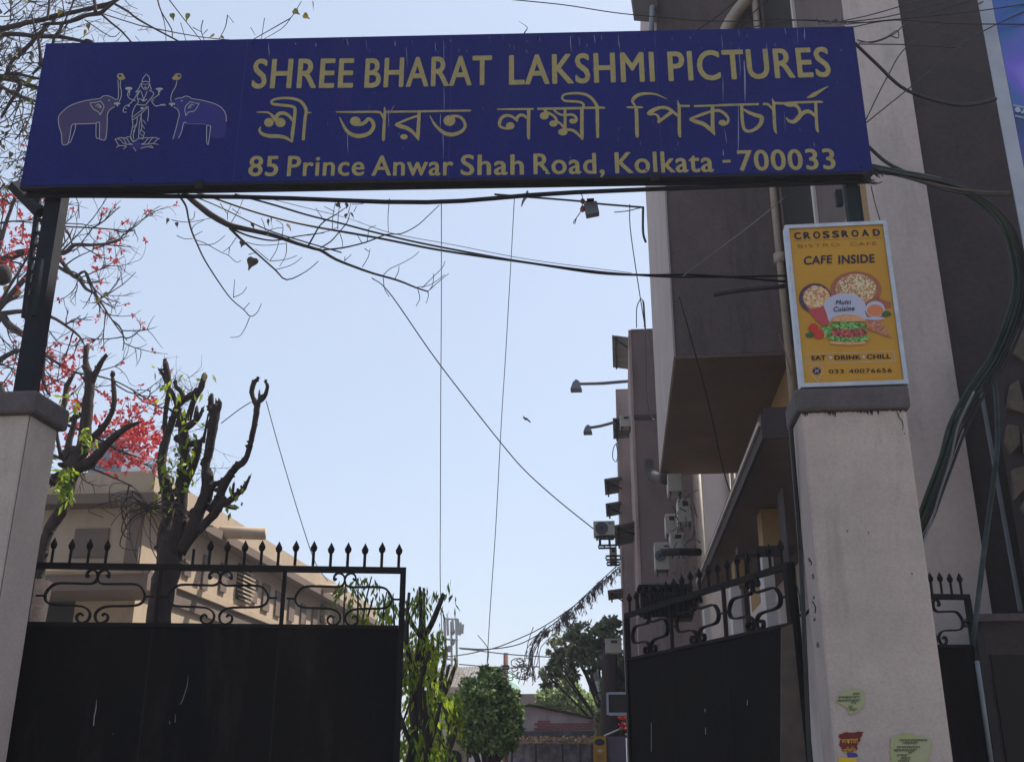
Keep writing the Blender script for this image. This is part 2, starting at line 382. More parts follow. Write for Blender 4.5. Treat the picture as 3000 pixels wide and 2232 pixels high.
# ground floor piers and walls seen over the gate
def panel(name, m, px0, py0, px1, py1, v, thick=.3, **k):
    a = W(px0,py0,v=v); b = W(px1,py1,v=v)
    return MB().box((a.x,v,min(a.z,b.z)),(b.x,v+thick,max(a.z,b.z))).build(name, m, bd, **k)
panel('ground_floor_pier', M['ochre'], 2228,1490,2290,1600,9.6)
panel('ground_floor_pier', M['ochre'], 2150,1640,2185,1712,11.25)
panel('ground_floor_pier', M['white'], 2140,1715,2186,2000,11.2)
panel('ground_floor_pier', M['brown'], 2187,1640,2200,2000,11.4)
panel('ground_floor_pier', M['white'], 2232,1622,2296,2000,9.0)
panel('inner_beam', M['dbrown'], 2160,1600,2330,1620,8.6, .15)
panel('ground_floor_pier', M['dbrown'], 2292,1425,2350,2000,8.2)
panel('ground_floor_pier', M['white'], 2062,1780,2092,2000,12.5)
panel('ground_floor_pier', M['pink'], 1868,1808,1960,2000,15)
# rear parts of the same building
MB().box((1.6,24,0),(4.2,25.5,9)).build('rear_white_wall', M['white'], bd, label='pale wall below the bay with pipes on it')
for x in (2051,2143,2158): 
    p = W(x,1500,v=23.9); MB().tube([(p.x,23.9,1),(p.x,23.9,9)], .09 if x < 2100 else .04, 8).build('down_pipe', M['pvc'], bd, smooth=True)

b2 = thing('brown_side_block', 'narrow mauve-brown block behind the bay carrying the air conditioner units', 'building', (.9, 20, 0))
a = W(1848,965,v=19)
MB().box((a.x,19,0),(1.42,23,a.z)).build('wall', M['brown'], b2)
MB().box((a.x-.012,18.98,W(1850,1230,v=19).z),(1.36,18.998,W(1850,1216,v=19).z)).build('string_course', M['dbrown'], b2)
MB().box((a.x-.05,18.98,0),(a.x-.002,23,a.z-.02)).build('edge_strip', M['pink'], b2)
b3 = thing('pinkish_far_block', 'stained pinkish block edge with awnings, farthest of the right-hand buildings', 'building', (.6, 25, 0))
a = W(1808,1140,v=24)
MB().box((.09,24,0),(1.3,40,a.z)).build('wall', M['pink'], b3)
p = W(1855,1400,v=23.93); MB().tube([(p.x,23.93,0),(p.x,23.93,8)], .05, 8).build('down_pipe', M['greypipe'], b3, smooth=True)

# awnings: corrugated sheets held out over windows
def awning(px, label, depth, v=24.0):
    (x0,y0),(x1,y1),(x2,y2),(x3,y3) = px     # near-left, near-right, far-right, far-left
    n0 = W(x0,y0,v=v-.3); z = n0.z
    n1 = W(x1,y1,v=v-.3); f0 = W(x3,y3,z=z); 
    vf = min(f0.y, v+2.0)
    t = thing('window_awning', label, 'awning', (n0.x, v, z), 'awnings on the right-hand buildings')
    k = 5
    w = (vf - n0.y) / k
    for i in range(k):
        MB().prism([(n0.x,n0.y+i*w+.01,z),(n1.x+.05,n1.y+i*w+.01,n1.z),(n1.x+.05,n1.y+(i+1)*w,n1.z+.015),(n0.x,n0.y+(i+1)*w,z+.015)], (0,0,.03)).build('sheet', M['awning'], t)
    MB().tube([(n0.x+.08,n0.y,z-.03),(n0.x+.08,n0.y+k*w,z-.02)], .02, 5).build('rib', M['steel'], t)
    MB().tube([(n0.x+.05,n0.y+.1,z-.02),(n1.x+.05,n0.y+.1,n1.z-.25)], .018, 5).build('strut', M['steel'], t)
awning([(1793,985),(1848,993),(1848,1083),(1795,1078)], 'topmost grey corrugated awning beside the brown block, above the upper lamp', 1, 21)
awning([(1795,1228),(1850,1225),(1850,1290),(1793,1288)], 'grey sheet awning behind the lower street lamp', 1, 22)
awning([(1770,1406),(1815,1398),(1814,1440),(1772,1452)], 'upper of the two small awnings above the air conditioner with the bracket', 1)
awning([(1774,1478),(1814,1470),(1814,1508),(1775,1516)], 'lower small awning just above the air conditioner on its bracket', 1)
awning([(1800,1542),(1860,1528),(1858,1592),(1802,1602)], 'large dark awning beside the bracketed air conditioner', 1, 21)
awning([(1780,1732),(1818,1726),(1818,1756),(1783,1760)], 'lowest awning on the far block, above the leafy tree', 1)

# air conditioners
def ac_unit(px0, py0, px1, py1, v, label, fan=True, side=False, depth=.3, grille_left=True):
    a = W(px0,py0,v=v); b = W(px1,py1,v=v); z0, z1 = min(a.z,b.z), max(a.z,b.z)
    t = thing('air_conditioner', label, 'air conditioner', ((a.x+b.x)/2, v, z0), 'air conditioner outdoor units')
    MB().box((a.x,v,z0),(b.x,v+depth,z1)).build('casing', M['ac'], t, bevel=.012)
    w = b.x - a.x; h = z1 - z0
    if fan:
        cx = a.x + w * (.38 if grille_left else .62); r = min(w * .36, h * .42)
        pts = [(cx + r*math.cos(i*math.pi/10), v-.012, (z0+z1)/2 + r*math.sin(i*math.pi/10)) for i in range(20)]
        fo = MB().prism(pts, (0,.011,0)).build('fan_grille', M['acdark'], t)
        rg = MB()
        for q in (.45,.72,1.0):
            rr = [(cx + r*q*math.cos(i*math.pi/10), v-.02, (z0+z1)/2 + r*q*math.sin(i*math.pi/10)) for i in range(21)]
            rg.tube(rr, .006, 4, cap=False)
        rg.build('guard_ring', M['greypipe'], fo)
        MB().box((b.x-w*.3,v-.005,z1-h*.18),(b.x-w*.08,v-.001,z1-h*.12)).build('badge', M['acdark'], t)
    elif side:
        MB().box((a.x+w*.35,v-.01,z1-h*.32),(a.x+w*.75,v-.002,z1-h*.12)).build('handle_recess', M['acdark'], t)
    MB().box((a.x+w*.1,v+.02,z0-.05),(a.x+w*.2,v+depth,z0-.002)).build('foot', M['acdark'], t)
    MB().box((a.x+w*.8,v+.02,z0-.05),(a.x+w*.9,v+depth,z0-.002)).build('foot', M['acdark'], t)
    return t, a.x, b.x, z0, z1
ac_unit(1738,1526,1802,1568,24, 'air conditioner standing out against the sky on an iron bracket')
ac_unit(1785,1604,1808,1646,24.5, 'half hidden outdoor unit on the small lower bracket', fan=False, side=True)
ac_unit(1772,1870,1822,1912,25, 'grimy air conditioner in front of the dark leafy tree', fan=False, side=True)
ac_unit(1955,1387,2001,1438,15.8, 'outdoor unit tucked right under the bay soffit', fan=False, depth=.45)
ac_unit(1984,1460,2029,1528,15.6, 'outdoor unit with a square recess, second below the soffit', fan=False, side=True, depth=.4)
ac_unit(1948,1506,1985,1562,17, 'outdoor unit partly hidden behind the others on the brown block', fan=False, side=True, depth=.4)
ac_unit(1962,1560,2008,1612,15.4, 'outdoor unit above the thick horizontal drain pipe', fan=False, side=True, depth=.4)
ac_unit(1916,1588,1962,1668,15.5, 'air conditioner with a big dark fan, leftmost on the brown block', True, depth=.3)
ac_unit(1815,1217,1850,1248,20.5, 'small boxy unit behind the lower street lamp arm', fan=False, side=True)
# concrete ledges and pipe by the units
lg = thing('conduit_pipe', 'thick dark drain pipe running across the outdoor units', 'pipe', W(1990,1618,v=15.2))
MB().tube([W(1935,1618,v=15.1), W(1985,1616,v=15.1), W(2050,1617,v=15.3)], .055, 10).build('pipe', M['dbrown'], lg, smooth=True)
MB().tube([W(1900,1350,v=18.6), W(1905,1385,v=18.5), W(1925,1400,v=18), W(1955,1402,v=16)], .1, 8, smooth=3).build('elbow', M['dbrown'], lg, smooth=True)
lg = thing('iron_balcony_cage', 'dark iron cage below the fan unit on the brown block', 'cage', W(1950,1720,v=15.5))
a = W(1870,1725,v=15.5); b = W(2030,1800,v=15.5)
for i in range(10):
    x = a.x + (b.x-a.x)*i/9; MB().tube([(x,15.5,a.z+.02),(x-.02,15.4,(a.z+b.z)/2),(x,15.5,b.z)], .022, 5).build('bar', M['iron'], lg)
MB().box((a.x,15.4,a.z),(b.x,15.9,a.z+.05)).build('top_rail', M['iron'], lg)
MB().box((a.x,15.45,b.z-.05),(b.x,15.9,b.z)).build('bottom_rail', M['iron'], lg)
MB().box((a.x+.03,15.95,b.z),(b.x,16.0,a.z)).build('back_sheet', M['garage'], lg)
def clutter(name, px0, py0, px1, py1, v, n, seed, rr=.01, drop=45):
    r = random.Random(seed); m = MB()
    for i in range(n):
        x, y = r.uniform(px0,px1), r.uniform(py0,py1); p = W(x,y,v=v+r.uniform(-.3,.3)); q = W(x+r.uniform(-25,25), y+r.uniform(0,drop), v=v+r.uniform(-.3,.3)*drop/45)
        md = (p+q)/2 + Vector((r.uniform(-10,10)*rr,0,-6*rr)); m.tube([p,md,q], r.uniform(.6,1.3)*rr, 4, smooth=2)
    return m
tag(clutter('x',1965,1430,2040,1720,15.2,46,3,.006).build('loose_cables', M['cable']), 'tangle of loose black cables among the outdoor units under the bay', 'cables')
# iron brackets
def bracket(px0,py0,px1,py1,v,label):
    a=W(px0,py0,v=v); b=W(px1,py1,v=v); t=thing('wall_bracket',label,'bracket',((a.x+b.x)/2,v,b.z),'iron brackets on the far block')
    for z in (a.z,b.z):
        MB().box((a.x,v,z-.02),(b.x,v+.04,z+.02)).build('rail', M['steel'], t)
    for i in range(4):
        x=a.x+(b.x-a.x)*i/3.0; MB().box((x-.015,v+.005,b.z+.02),(x+.015,v+.035,a.z-.02)).build('rung', M['steel'], t)
    return t
bracket(1753,1570,1800,1577,23.9,'ladder-like iron bracket straight under the bracketed air conditioner')
bracket(1753,1597,1805,1604,23.9,'second iron rail below the bracketed air conditioner')
bracket(1775,1628,1818,1638,23.9,'short iron bracket with square gaps below the half hidden unit')
bracket(1778,1646,1816,1654,23.9,'lowest iron bracket just above the leaning wires')
t = thing('bracket_post', 'pair of upright iron bars joining the brackets below the air conditioner', 'bracket', W(1757,1597,v=23.95))
for x in (1757,1785): MB().tube([W(x,1575,v=23.95), W(x+1,1600,v=23.95)], .03, 5).build('bar', M['steel'], t)

# street lamps on long arms
def wall_lamp(p_wall, p_head, hw, hh, v, label):
    a=W(*p_wall,v=v); h=W(*p_head,v=v-.3)
    t=thing('wall_lamp',label,'street lamp',a,'floodlights on wall arms')
    MB().tube([a,(a+h)/2+Vector((0,0,.01)),h+Vector((.05,0,.06))], .035, 6, smooth=2).build('arm', M['lamp'], t)
    w=pxr(hw,h); hh=pxr(hh,h)
    MB().add([h+Vector((-w*.25,-.08,hh*.5)),h+Vector((w*.2,-.08,hh*.5)),h+Vector((w*.2,.08,hh*.5)),h+Vector((-w*.25,.08,hh*.5)),
              h+Vector((-w*.5,-.14,-hh*.5)),h+Vector((w*.5,-.14,-hh*.5)),h+Vector((w*.5,.14,-hh*.5)),h+Vector((-w*.5,.14,-hh*.5))],
             [(0,1,2,3),(7,6,5,4),(4,5,1,0),(5,6,2,1),(6,7,3,2),(7,4,0,3)]).build('lamp_shade', M['lamp'], t)
    MB().box((h.x-w*.12,h.y-.06,h.z+hh*.5),(h.x+w*.15,h.y+.06,h.z+hh*.72)).build('ballast', M['steel'], t)
    t2 = MB().tube([h+Vector((w*.1,0,hh*.55)), h+Vector((w*.3,0,hh*.6))], .02, 5).build('clamp', M['steel'], t)
wall_lamp((1845,1116),(1688,1132),34,26,22,'upper floodlight on a long straight arm from the brown block')
wall_lamp((1795,1238),(1722,1260),26,20,23,'lower floodlight on a shorter slanting arm')

# ------------------------------------------------------------------ gate pillars
WC = 1.72 + EYE
def pillar(u0, u1, v0, dep, label, capm=.045):
    t = thing('gate_pillar', label, 'pillar', ((u0+u1)/2, v0+dep/2, 0), 'gate pillars')
    MB().box((u0+capm,v0+capm,0),(u1-capm,v0+dep-capm,WC-.115)).build('shaft', M['pillar'], t, bevel=.012)
    MB().box((u0,v0,WC-.118),(u1,v0+dep,WC)).build('cap', M['cap'], t, bevel=.018)
    return t
pl = pillar(-3.42, -2.795, 4.585, .34, 'left gate pillar carrying the leaning dark post', .035)
pr = pillar(.886, 1.427, 4.94, .34, 'right gate pillar with torn posters and the cafe board on top', .022)
# mould line under the cap and a crack, both on the right pillar
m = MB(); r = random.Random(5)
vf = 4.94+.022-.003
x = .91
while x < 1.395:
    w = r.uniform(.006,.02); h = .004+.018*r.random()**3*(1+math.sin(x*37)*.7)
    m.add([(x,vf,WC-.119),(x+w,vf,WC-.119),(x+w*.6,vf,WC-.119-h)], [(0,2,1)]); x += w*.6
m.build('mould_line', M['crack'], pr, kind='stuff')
cr = [W(x,y,v=vf) for x,y in ((2629,1208),(2634,1222),(2643,1232),(2646,1248),(2644,1262))]
MB().tube(cr, [.0025,.002,.0022,.0016,.0006], 4).build('crack', M['crack'], pr)
for (x,y,rr) in ((2372,1640,9),(2382,1688,12),(2384,1750,8),(2386,1815,10),(2396,1890,14),(2650,1150+120,4),(2545,1560,5),(2672,1680,5),(2483,2025-470,6)):
    p = W(x,y,v=vf); q = pxr(rr,p)*.5; mm = MB()
    pts = [(p.x+q*r.uniform(.5,1)*math.cos(a*math.pi/5), vf, p.z+q*1.6*r.uniform(.5,1)*math.sin(a*math.pi/5)) for a in range(10)]
    mm.prism(pts, (0,.001,0)).build('chip', M['cap'], pr)
for x0,y0,x1,y1 in ((2368,1635,2376,1655),(2380,1760,2388,1795),(2330,1700,2345,1790)):
    MB().tube([W(x0,y0,v=vf), W((x0+x1)/2+5,(y0+y1)/2,v=vf-.02), W(x1,y1,v=vf)], .003, 4, smooth=2).build('wire_loop', M['cable'], pr)
MB().tube([W(2316,1248,v=5.1), W(2345,1610,v=5.3), W(2372,2232,v=5.3)], .012, 5).build('edge_cable', M['cable'], pr)
MB().tube([(-2.83,4.62,WC-.12),(-2.83,4.615,1.7),(-2.84,4.61,.5)], .002, 4).build('crack', M['crack'], pl)

# ------------------------------------------------------------------ sign
SL = Vector((W(135,127,v=4.69).x, 4.69, 0)); SR = Vector((W(2500,78,v=5.0).x, 5.0, 0))
SZ1 = EYE + 3.862; SZ0 = EYE + 2.935
sx = (SR-SL).normalized(); sn = Vector((sx.y,-sx.x,0))           # towards the camera
p0 = SL.copy(); 
sg = thing('entrance_sign', 'wide blue entrance signboard with gold lettering in two scripts and an emblem', 'signboard', ((SL+SR)/2+Vector((0,0,SZ0))))
TH = .085
def S(a, b, off=0.0):                       # a along, b height (world z)
    return Vector((SL.x,SL.y,0)) + sx*a + Vector((0,0,b)) + sn*off
SLEN = (SR-SL).length
MB().prism([S(0,SZ0),S(SLEN,SZ0),S(SLEN,SZ1),S(0,SZ1)], -sn*TH).build('board', M['blue'], sg)
# steel channels under the board
MB().prism([S(.0,SZ0-.016,.001),S(SLEN,SZ0-.016,.001),S(SLEN,SZ0-.003,.001),S(.0,SZ0-.003,.001)], -sn*.03).build('bottom_channel', M['steel'], sg)
MB().prism([S(.02,SZ0-.018,-.05),S(SLEN,SZ0-.018,-.05),S(SLEN,SZ0-.004,-.05),S(.02,SZ0-.004,-.05)], -sn*.03).build('bottom_channel', M['steel'], sg)
i = 0
while i < 9:
    a = .15 + i*.5
    MB().prism([S(a,SZ0-.014,-.031),S(a+.3,SZ0-.014,-.031),S(a+.3,SZ0-.004,-.031),S(a,SZ0-.004,-.031)], -sn*.018).build('bottom_plate', M['steel'], sg); i += 1
MB().tube([S(.0,SZ0-.02,-.07), S(1.2,SZ0-.045,-.08), S(2.2,SZ0-.09,-.09), S(3.0,SZ0-.05,-.08), S(SLEN,SZ0-.02,-.07)], .013, 6, smooth=4).build('sagging_rod', M['steel'], sg)
# bolts
for a in (.98,3.42): MB().box(S(a,SZ0-.04,.0)-Vector((.022,.01,0)), S(a,SZ0+.012,.0)+Vector((.022,.01,0))).build('clamp', M['steel'], sg)

def P2(px, py):                             # photo pixel -> sign plane coordinates
    q = onplane(px,py,SL,sn); d = q-Vector((SL.x,SL.y,0)); return d.dot(sx), q.z
def textmesh(txt, offset, shear=0.0):
    c = bpy.data.curves.new('t','FONT'); c.body = txt; c.resolution_u = 4; c.offset = offset; c.shear = shear; c.space_character = 1.09
    o = bpy.data.objects.new('t', c); COL.objects.link(o); dg = bpy.context.evaluated_depsgraph_get()
    me = bpy.data.meshes.new_from_object(o.evaluated_get(dg))
    vs = [v.co.copy() for v in me.vertices]; fs = [tuple(p.vertices) for p in me.polygons]
    bpy.data.objects.remove(o); bpy.data.meshes.remove(me); bpy.data.curves.remove(c)
    return vs, fs
CAPH = .70
def word(mb, txt, xl, yl, xr, yr, ytop, F, P, offset=.02, ch=CAPH, shear=0.0, off=.002):
    """text fitted between baseline ends (photo px) on the plane with map F(a,b,off) and inverse P(px,py)"""
    vs, fs = textmesh(txt, min(offset,0), shear); bold = max(offset,0)
    a0,b0 = P(xl,yl); a1,b1 = P(xr,yr); _,bt = P(xl,ytop)
    x0 = min(v.x for v in vs); x1 = max(v.x for v in vs)
    x0 -= bold; x1 += bold; k = 0
    for dx,dy in (((0,0),(-1,0),(1,0),(-.5,.55),(.5,.55),(-.5,-.55),(.5,-.55)) if bold else ((0,0),)):
        out = []
        for v in vs:
            vx = v.x+dx*bold; vy = v.y+dy*bold
            t = (vx-x0)/(x1-x0); out.append(F(a0+(a1-a0)*t, b0+(b1-b0)*t+(bt-b0)*vy/(ch+bold*.5), off+k*.00012))
        mb.add(out, fs); k += 1
top = [('SHREE',736,259,1034,257,173),('BHARAT',1067,257.6,1441,248.6,171),('LAKSHMI',1491,248.6,1919,238.7,161.5),('PICTURES',1959,238,2436,224.5,151)]
for w_ in top:
    m = MB(); word(m,*w_,S,P2,offset=.024); m.build('lettering', M['gold'], sg)
bot = [('85',726,516,814,516,457),('Prince',840,516,1067,514.5,457),('Anwar',1088,515,1328,514,456),('Shah',1349,513.5,1535,512,453.5),('Road,',1563,510.5,1772,509,449.5),
       ('Kolkata',1802,508,2092,503.6,446),('700033',2163,501,2449.5,495.5,440.5)]
for w_ in bot:
    m = MB(); word(m,*w_,S,P2,offset=.022); m.build('lettering', M['gold'], sg)
m = MB(); q = [P2(2117,478),P2(2140,477),P2(2140,469),P2(2117,470)]
m.add([S(a,b,.002) for a,b in q],[(0,1,2,3)]).build('lettering', M['gold'], sg)

def ribbon(mb, pts, wid, T, off=.002, sub=5):
    """flat stroke on the sign: crop coords pts, widths in crop px, T=(ox,oy,scale)"""
    ox,oy,s_ = T
    if not isinstance(wid,(list,tuple)): wid=[wid]*len(pts)
    if len(wid)!=len(pts): wid=[wid[0]+(wid[-1]-wid[0])*i/(len(pts)-1) for i in range(len(pts))]
    P=[Vector((x,y,0)) for x,y in pts]; wv=list(wid)
    if len(P)>2: P,wv=catmull(P,wv,sub)
    L=[];Rr=[]
    for i in range(len(P)):
        t=(P[min(i+1,len(P)-1)]-P[max(i-1,0)]); t.normalize(); n=Vector((-t.y,t.x,0))*wv[i]*.5
        L.append(P[i]+n); Rr.append(P[i]-n)
    vs=[]
    for p in L+Rr:
        a,b=P2(ox+p.x/s_,oy+p.y/s_); vs.append(S(a,b,off+rnd.uniform(0,.0004)))
    n=len(P); mb.add(vs,[(i,i+1,n+i+1,n+i) for i in range(n-1)])
def blob(mb, cx, cy, rx, ry, T, off=.0022, n=18, FF=None, PP=None):
    ox,oy,s_=T; FF=FF or S; PP=PP or P2; vs=[]
    for k in range(n):
        a=2*math.pi*k/n; q=PP(ox+(cx+rx*math.cos(a))/s_, oy+(cy+ry*math.sin(a))/s_); vs.append(FF(q[0],q[1],off))
    mb.add(vs,[tuple(range(n))])
C2=(730,250,5.5525);C3=(1100,290,7.403);C4=(1430,260,6.169);C5=(1820,240,7.165);C6=(2110,240,6.94)
# word 1
m=MB()
ribbon(m,[(125,445),(280,445),(345,470),(400,530),(440,590)],[18,30,34,60,60],C2)
blob(m,322,612,78,72,C2); blob(m,510,612,85,75,C2)
ribbon(m,[(430,540),(480,475),(560,460),(640,495),(715,585)],[70,60,55,50,40],C2)
ribbon(m,[(700,930),(705,800),(735,560),(748,400),(720,360),(650,342),(420,318),(365,290),(385,250),(480,222),(620,215),(760,235),(850,280),(910,360),(930,430),(910,560),(880,900)],[25,60,55,52,45,45,45,38,35,36,40,45,50,52,52,52,48],C2)
ribbon(m,[(930,450),(1020,452)],[35,12],C2)
ribbon(m,[(190,680),(170,740),(220,800),(340,832),(480,835),(600,862),(705,930)],[12,42,52,62,62,52,22],C2)
m.build('lettering', M['gold'], sg)
# word 2
m=MB()
ribbon(m,[(1410,440),(1700,442),(2080,440),(2150,470),(2200,560)],[18,35,35,38,45],C2)
blob(m,1728,592,88,76,C2)
ribbon(m,[(1725,640),(1830,637),(1900,595),(1945,550),(2010,600),(2022,690),(1960,780),(1860,822),(1750,830),(1640,790),(1570,720),(1520,630),(1470,525)],[60,60,60,50,60,60,62,66,66,60,50,35,12],C2)
ribbon(m,[(195,180),(205,300),(190,560),(175,860),(185,915)],[15,55,70,70,30],C3)
ribbon(m,[(210,290),(1000,278),(1980,262),(2055,265)],[45,45,45,10],C3)
ribbon(m,[(950,280),(940,500),(925,750),(935,910)],[70,75,80,25],C3)
ribbon(m,[(920,375),(700,450),(440,560)],[45,50,50],C3)
ribbon(m,[(430,562),(540,600),(700,650),(830,750),(930,880)],[50,90,80,70,40],C3)
blob(m,620,830,80,58,C3); blob(m,1605,480,130,116,C3)
ribbon(m,[(1620,400),(1700,380),(1830,400),(1920,490),(1945,600),(1890,690),(1780,755),(1640,782),(1500,750),(1380,660),(1270,540),(1180,370)],[60,60,60,60,65,70,80,86,80,65,50,14],C3)
m.build('lettering', M['gold'], sg)
# word 3
m=MB()
ribbon(m,[(160,378),(400,378),(825,375)],[20,34,36],C4)
ribbon(m,[(735,380),(730,850),(752,920)],[62,60,15],C4)
ribbon(m,[(705,545),(640,490),(570,490),(520,540),(530,605)],[40,52,54,60,25],C4)
ribbon(m,[(530,600),(440,515),(340,492),(250,530),(205,620),(220,690),(300,722),(380,722)],[25,45,52,60,60,45,42,50],C4)
blob(m,400,678,78,66,C4)
ribbon(m,[(890,372),(1500,362),(2040,350),(2110,370)],[40,42,42,8],C4)
ribbon(m,[(1020,385),(1050,440)],[50,60],C4); blob(m,1015,498,82,68,C4)
ribbon(m,[(1050,440),(1150,475),(1220,540),(1240,620)],[60,42,50,50],C4); blob(m,1180,638,76,56,C4)
ribbon(m,[(1240,600),(1310,640),(1370,710)],[45,40,50],C4); blob(m,1350,790,86,62,C4)
ribbon(m,[(1390,375),(1390,600),(1390,780)],[52,54,56],C4)
ribbon(m,[(1190,380),(1230,430),(1310,475),(1400,485),(1500,474),(1570,505),(1598,560),(1575,605),(1530,618)],[40,40,40,40,46,46,46,48,40],C4)
blob(m,1525,592,60,46,C4)
ribbon(m,[(1420,745),(1520,757),(1610,815),(1705,930)],[50,50,48,15],C4)
ribbon(m,[(1695,370),(1695,850),(1712,935)],[65,65,12],C4)
ribbon(m,[(1720,370),(1725,300),(1690,262),(1600,240),(1400,228),(1340,180),(1370,120),(1480,95),(1640,92),(1780,120),(1880,190),(1950,290),(1970,360),(1975,600),(1980,895)],[50,45,42,42,42,38,38,40,45,50,52,55,60,62,50],C4)
m.build('lettering', M['gold'], sg)
# word 4
m=MB()
ribbon(m,[(110,540),(180,543),(400,543),(460,550)],[12,42,42,12],C5)
ribbon(m,[(320,560),(270,480),(238,420),(270,350),(370,280),(540,255),(740,275),(970,375)],[45,48,60,78,70,50,34,5],C5)
ribbon(m,[(315,540),(325,800),(332,1120),(357,1170)],[75,75,75,12],C5)
ribbon(m,[(550,690),(620,640),(700,590),(820,550),(930,550),(1040,600),(1190,725)],[60,100,80,62,62,62,50],C5)
ribbon(m,[(600,690),(720,690),(780,750),(795,830),(760,862)],[60,40,50,70,35],C5)
ribbon(m,[(765,860),(1060,640)],[60,75],C5)
ribbon(m,[(1185,400),(1195,480),(1215,540),(1222,1090),(1258,1158)],[14,42,65,70,15],C5)
ribbon(m,[(1220,515),(1440,515)],[45,45],C5)
ribbon(m,[(1525,518),(2240,498)],[42,42],C5)
ribbon(m,[(1915,500),(1920,950),(1967,1130)],[70,82,12],C5)
ribbon(m,[(1900,625),(1700,690),(1440,790)],[50,62,45],C5)
ribbon(m,[(1430,788),(1560,840),(1720,890),(1850,990),(1965,1125)],[45,82,82,80,15],C5)
ribbon(m,[(1930,615),(2050,612),(2150,660),(2225,745)],[60,60,58,55],C5)
ribbon(m,[(60,625),(130,690),(162,760),(150,830),(90,870),(20,872)],[50,50,50,52,55,50],C6); blob(m,45,838,80,56,C6)
ribbon(m,[(-20,482),(785,462)],[45,45],C6)
ribbon(m,[(435,490),(445,760),(480,950),(560,1012),(680,985),(800,890),(845,780),(820,715),(740,690),(600,640),(470,565)],[65,65,66,58,62,80,88,88,75,66,40],C6)
ribbon(m,[(865,460),(950,460),(1020,510),(1080,580)],[45,45,50,50],C6)
ribbon(m,[(1050,345),(1085,440),(1090,600),(1110,950),(1148,1062)],[10,60,65,65,12],C6)
ribbon(m,[(1090,440),(1300,445),(1500,430),(2010,415),(2085,430)],[50,50,48,45,8],C6)
ribbon(m,[(1290,455),(1400,480),(1520,480),(1600,560),(1620,650)],[30,75,72,58,60],C6)
ribbon(m,[(1340,735),(1400,805),(1500,815),(1580,745),(1660,655),(1770,608),(1860,640),(1950,725)],[20,58,78,98,88,76,66,50],C6)
ribbon(m,[(1940,440),(1950,700),(1967,960),(2003,1037)],[60,60,65,12],C6)
ribbon(m,[(2200,95),(2060,175),(1900,272),(1760,335)],[6,45,88,14],C6)
m.build('lettering', M['gold'], sg)
# emblem
C1=(150,200,4.19)
def poly(mb,pts,T,off):
    ox,oy,s_=T; vs=[]
    for x,y in pts:
        a,b=P2(ox+x/s_,oy+y/s_); vs.append(S(a,b,off))
    mb.add(vs,[tuple(range(len(vs)))])
m=MB(); poly(m,[(92,640),(110,580),(150,530),(230,470),(330,430),(450,400),(600,380),(680,345),(800,395),(850,400),(830,440),(790,470),(720,520),(692,580),(690,700),(670,872),(606,872),(597,685),(555,680),(300,690),(250,715),(205,938),(140,938),(128,820),(98,720)],C1,.0015)
m.build('emblem_fill', M['elep1'], sg)
m=MB(); poly(m,[(1520,392),(1610,370),(1660,352),(1730,382),(1850,402),(2000,442),(2090,492),(2130,542),(2150,600),(2148,760),(2130,850),(2020,870),(1960,850),(1955,715),(1905,705),(1665,688),(1600,790),(1565,862),(1500,870),(1560,640),(1572,570),(1550,512),(1505,485),(1480,440)],C1,.0015)
m.build('emblem_fill', M['elep2'], sg)
m=MB(); poly(m,[(1010,930),(1060,880),(1110,930),(1240,960),(1130,990),(1060,1010),(960,985)],C1,.0016); m.build('emblem_fill', M['elep2'], sg)
m=MB(); LW=9
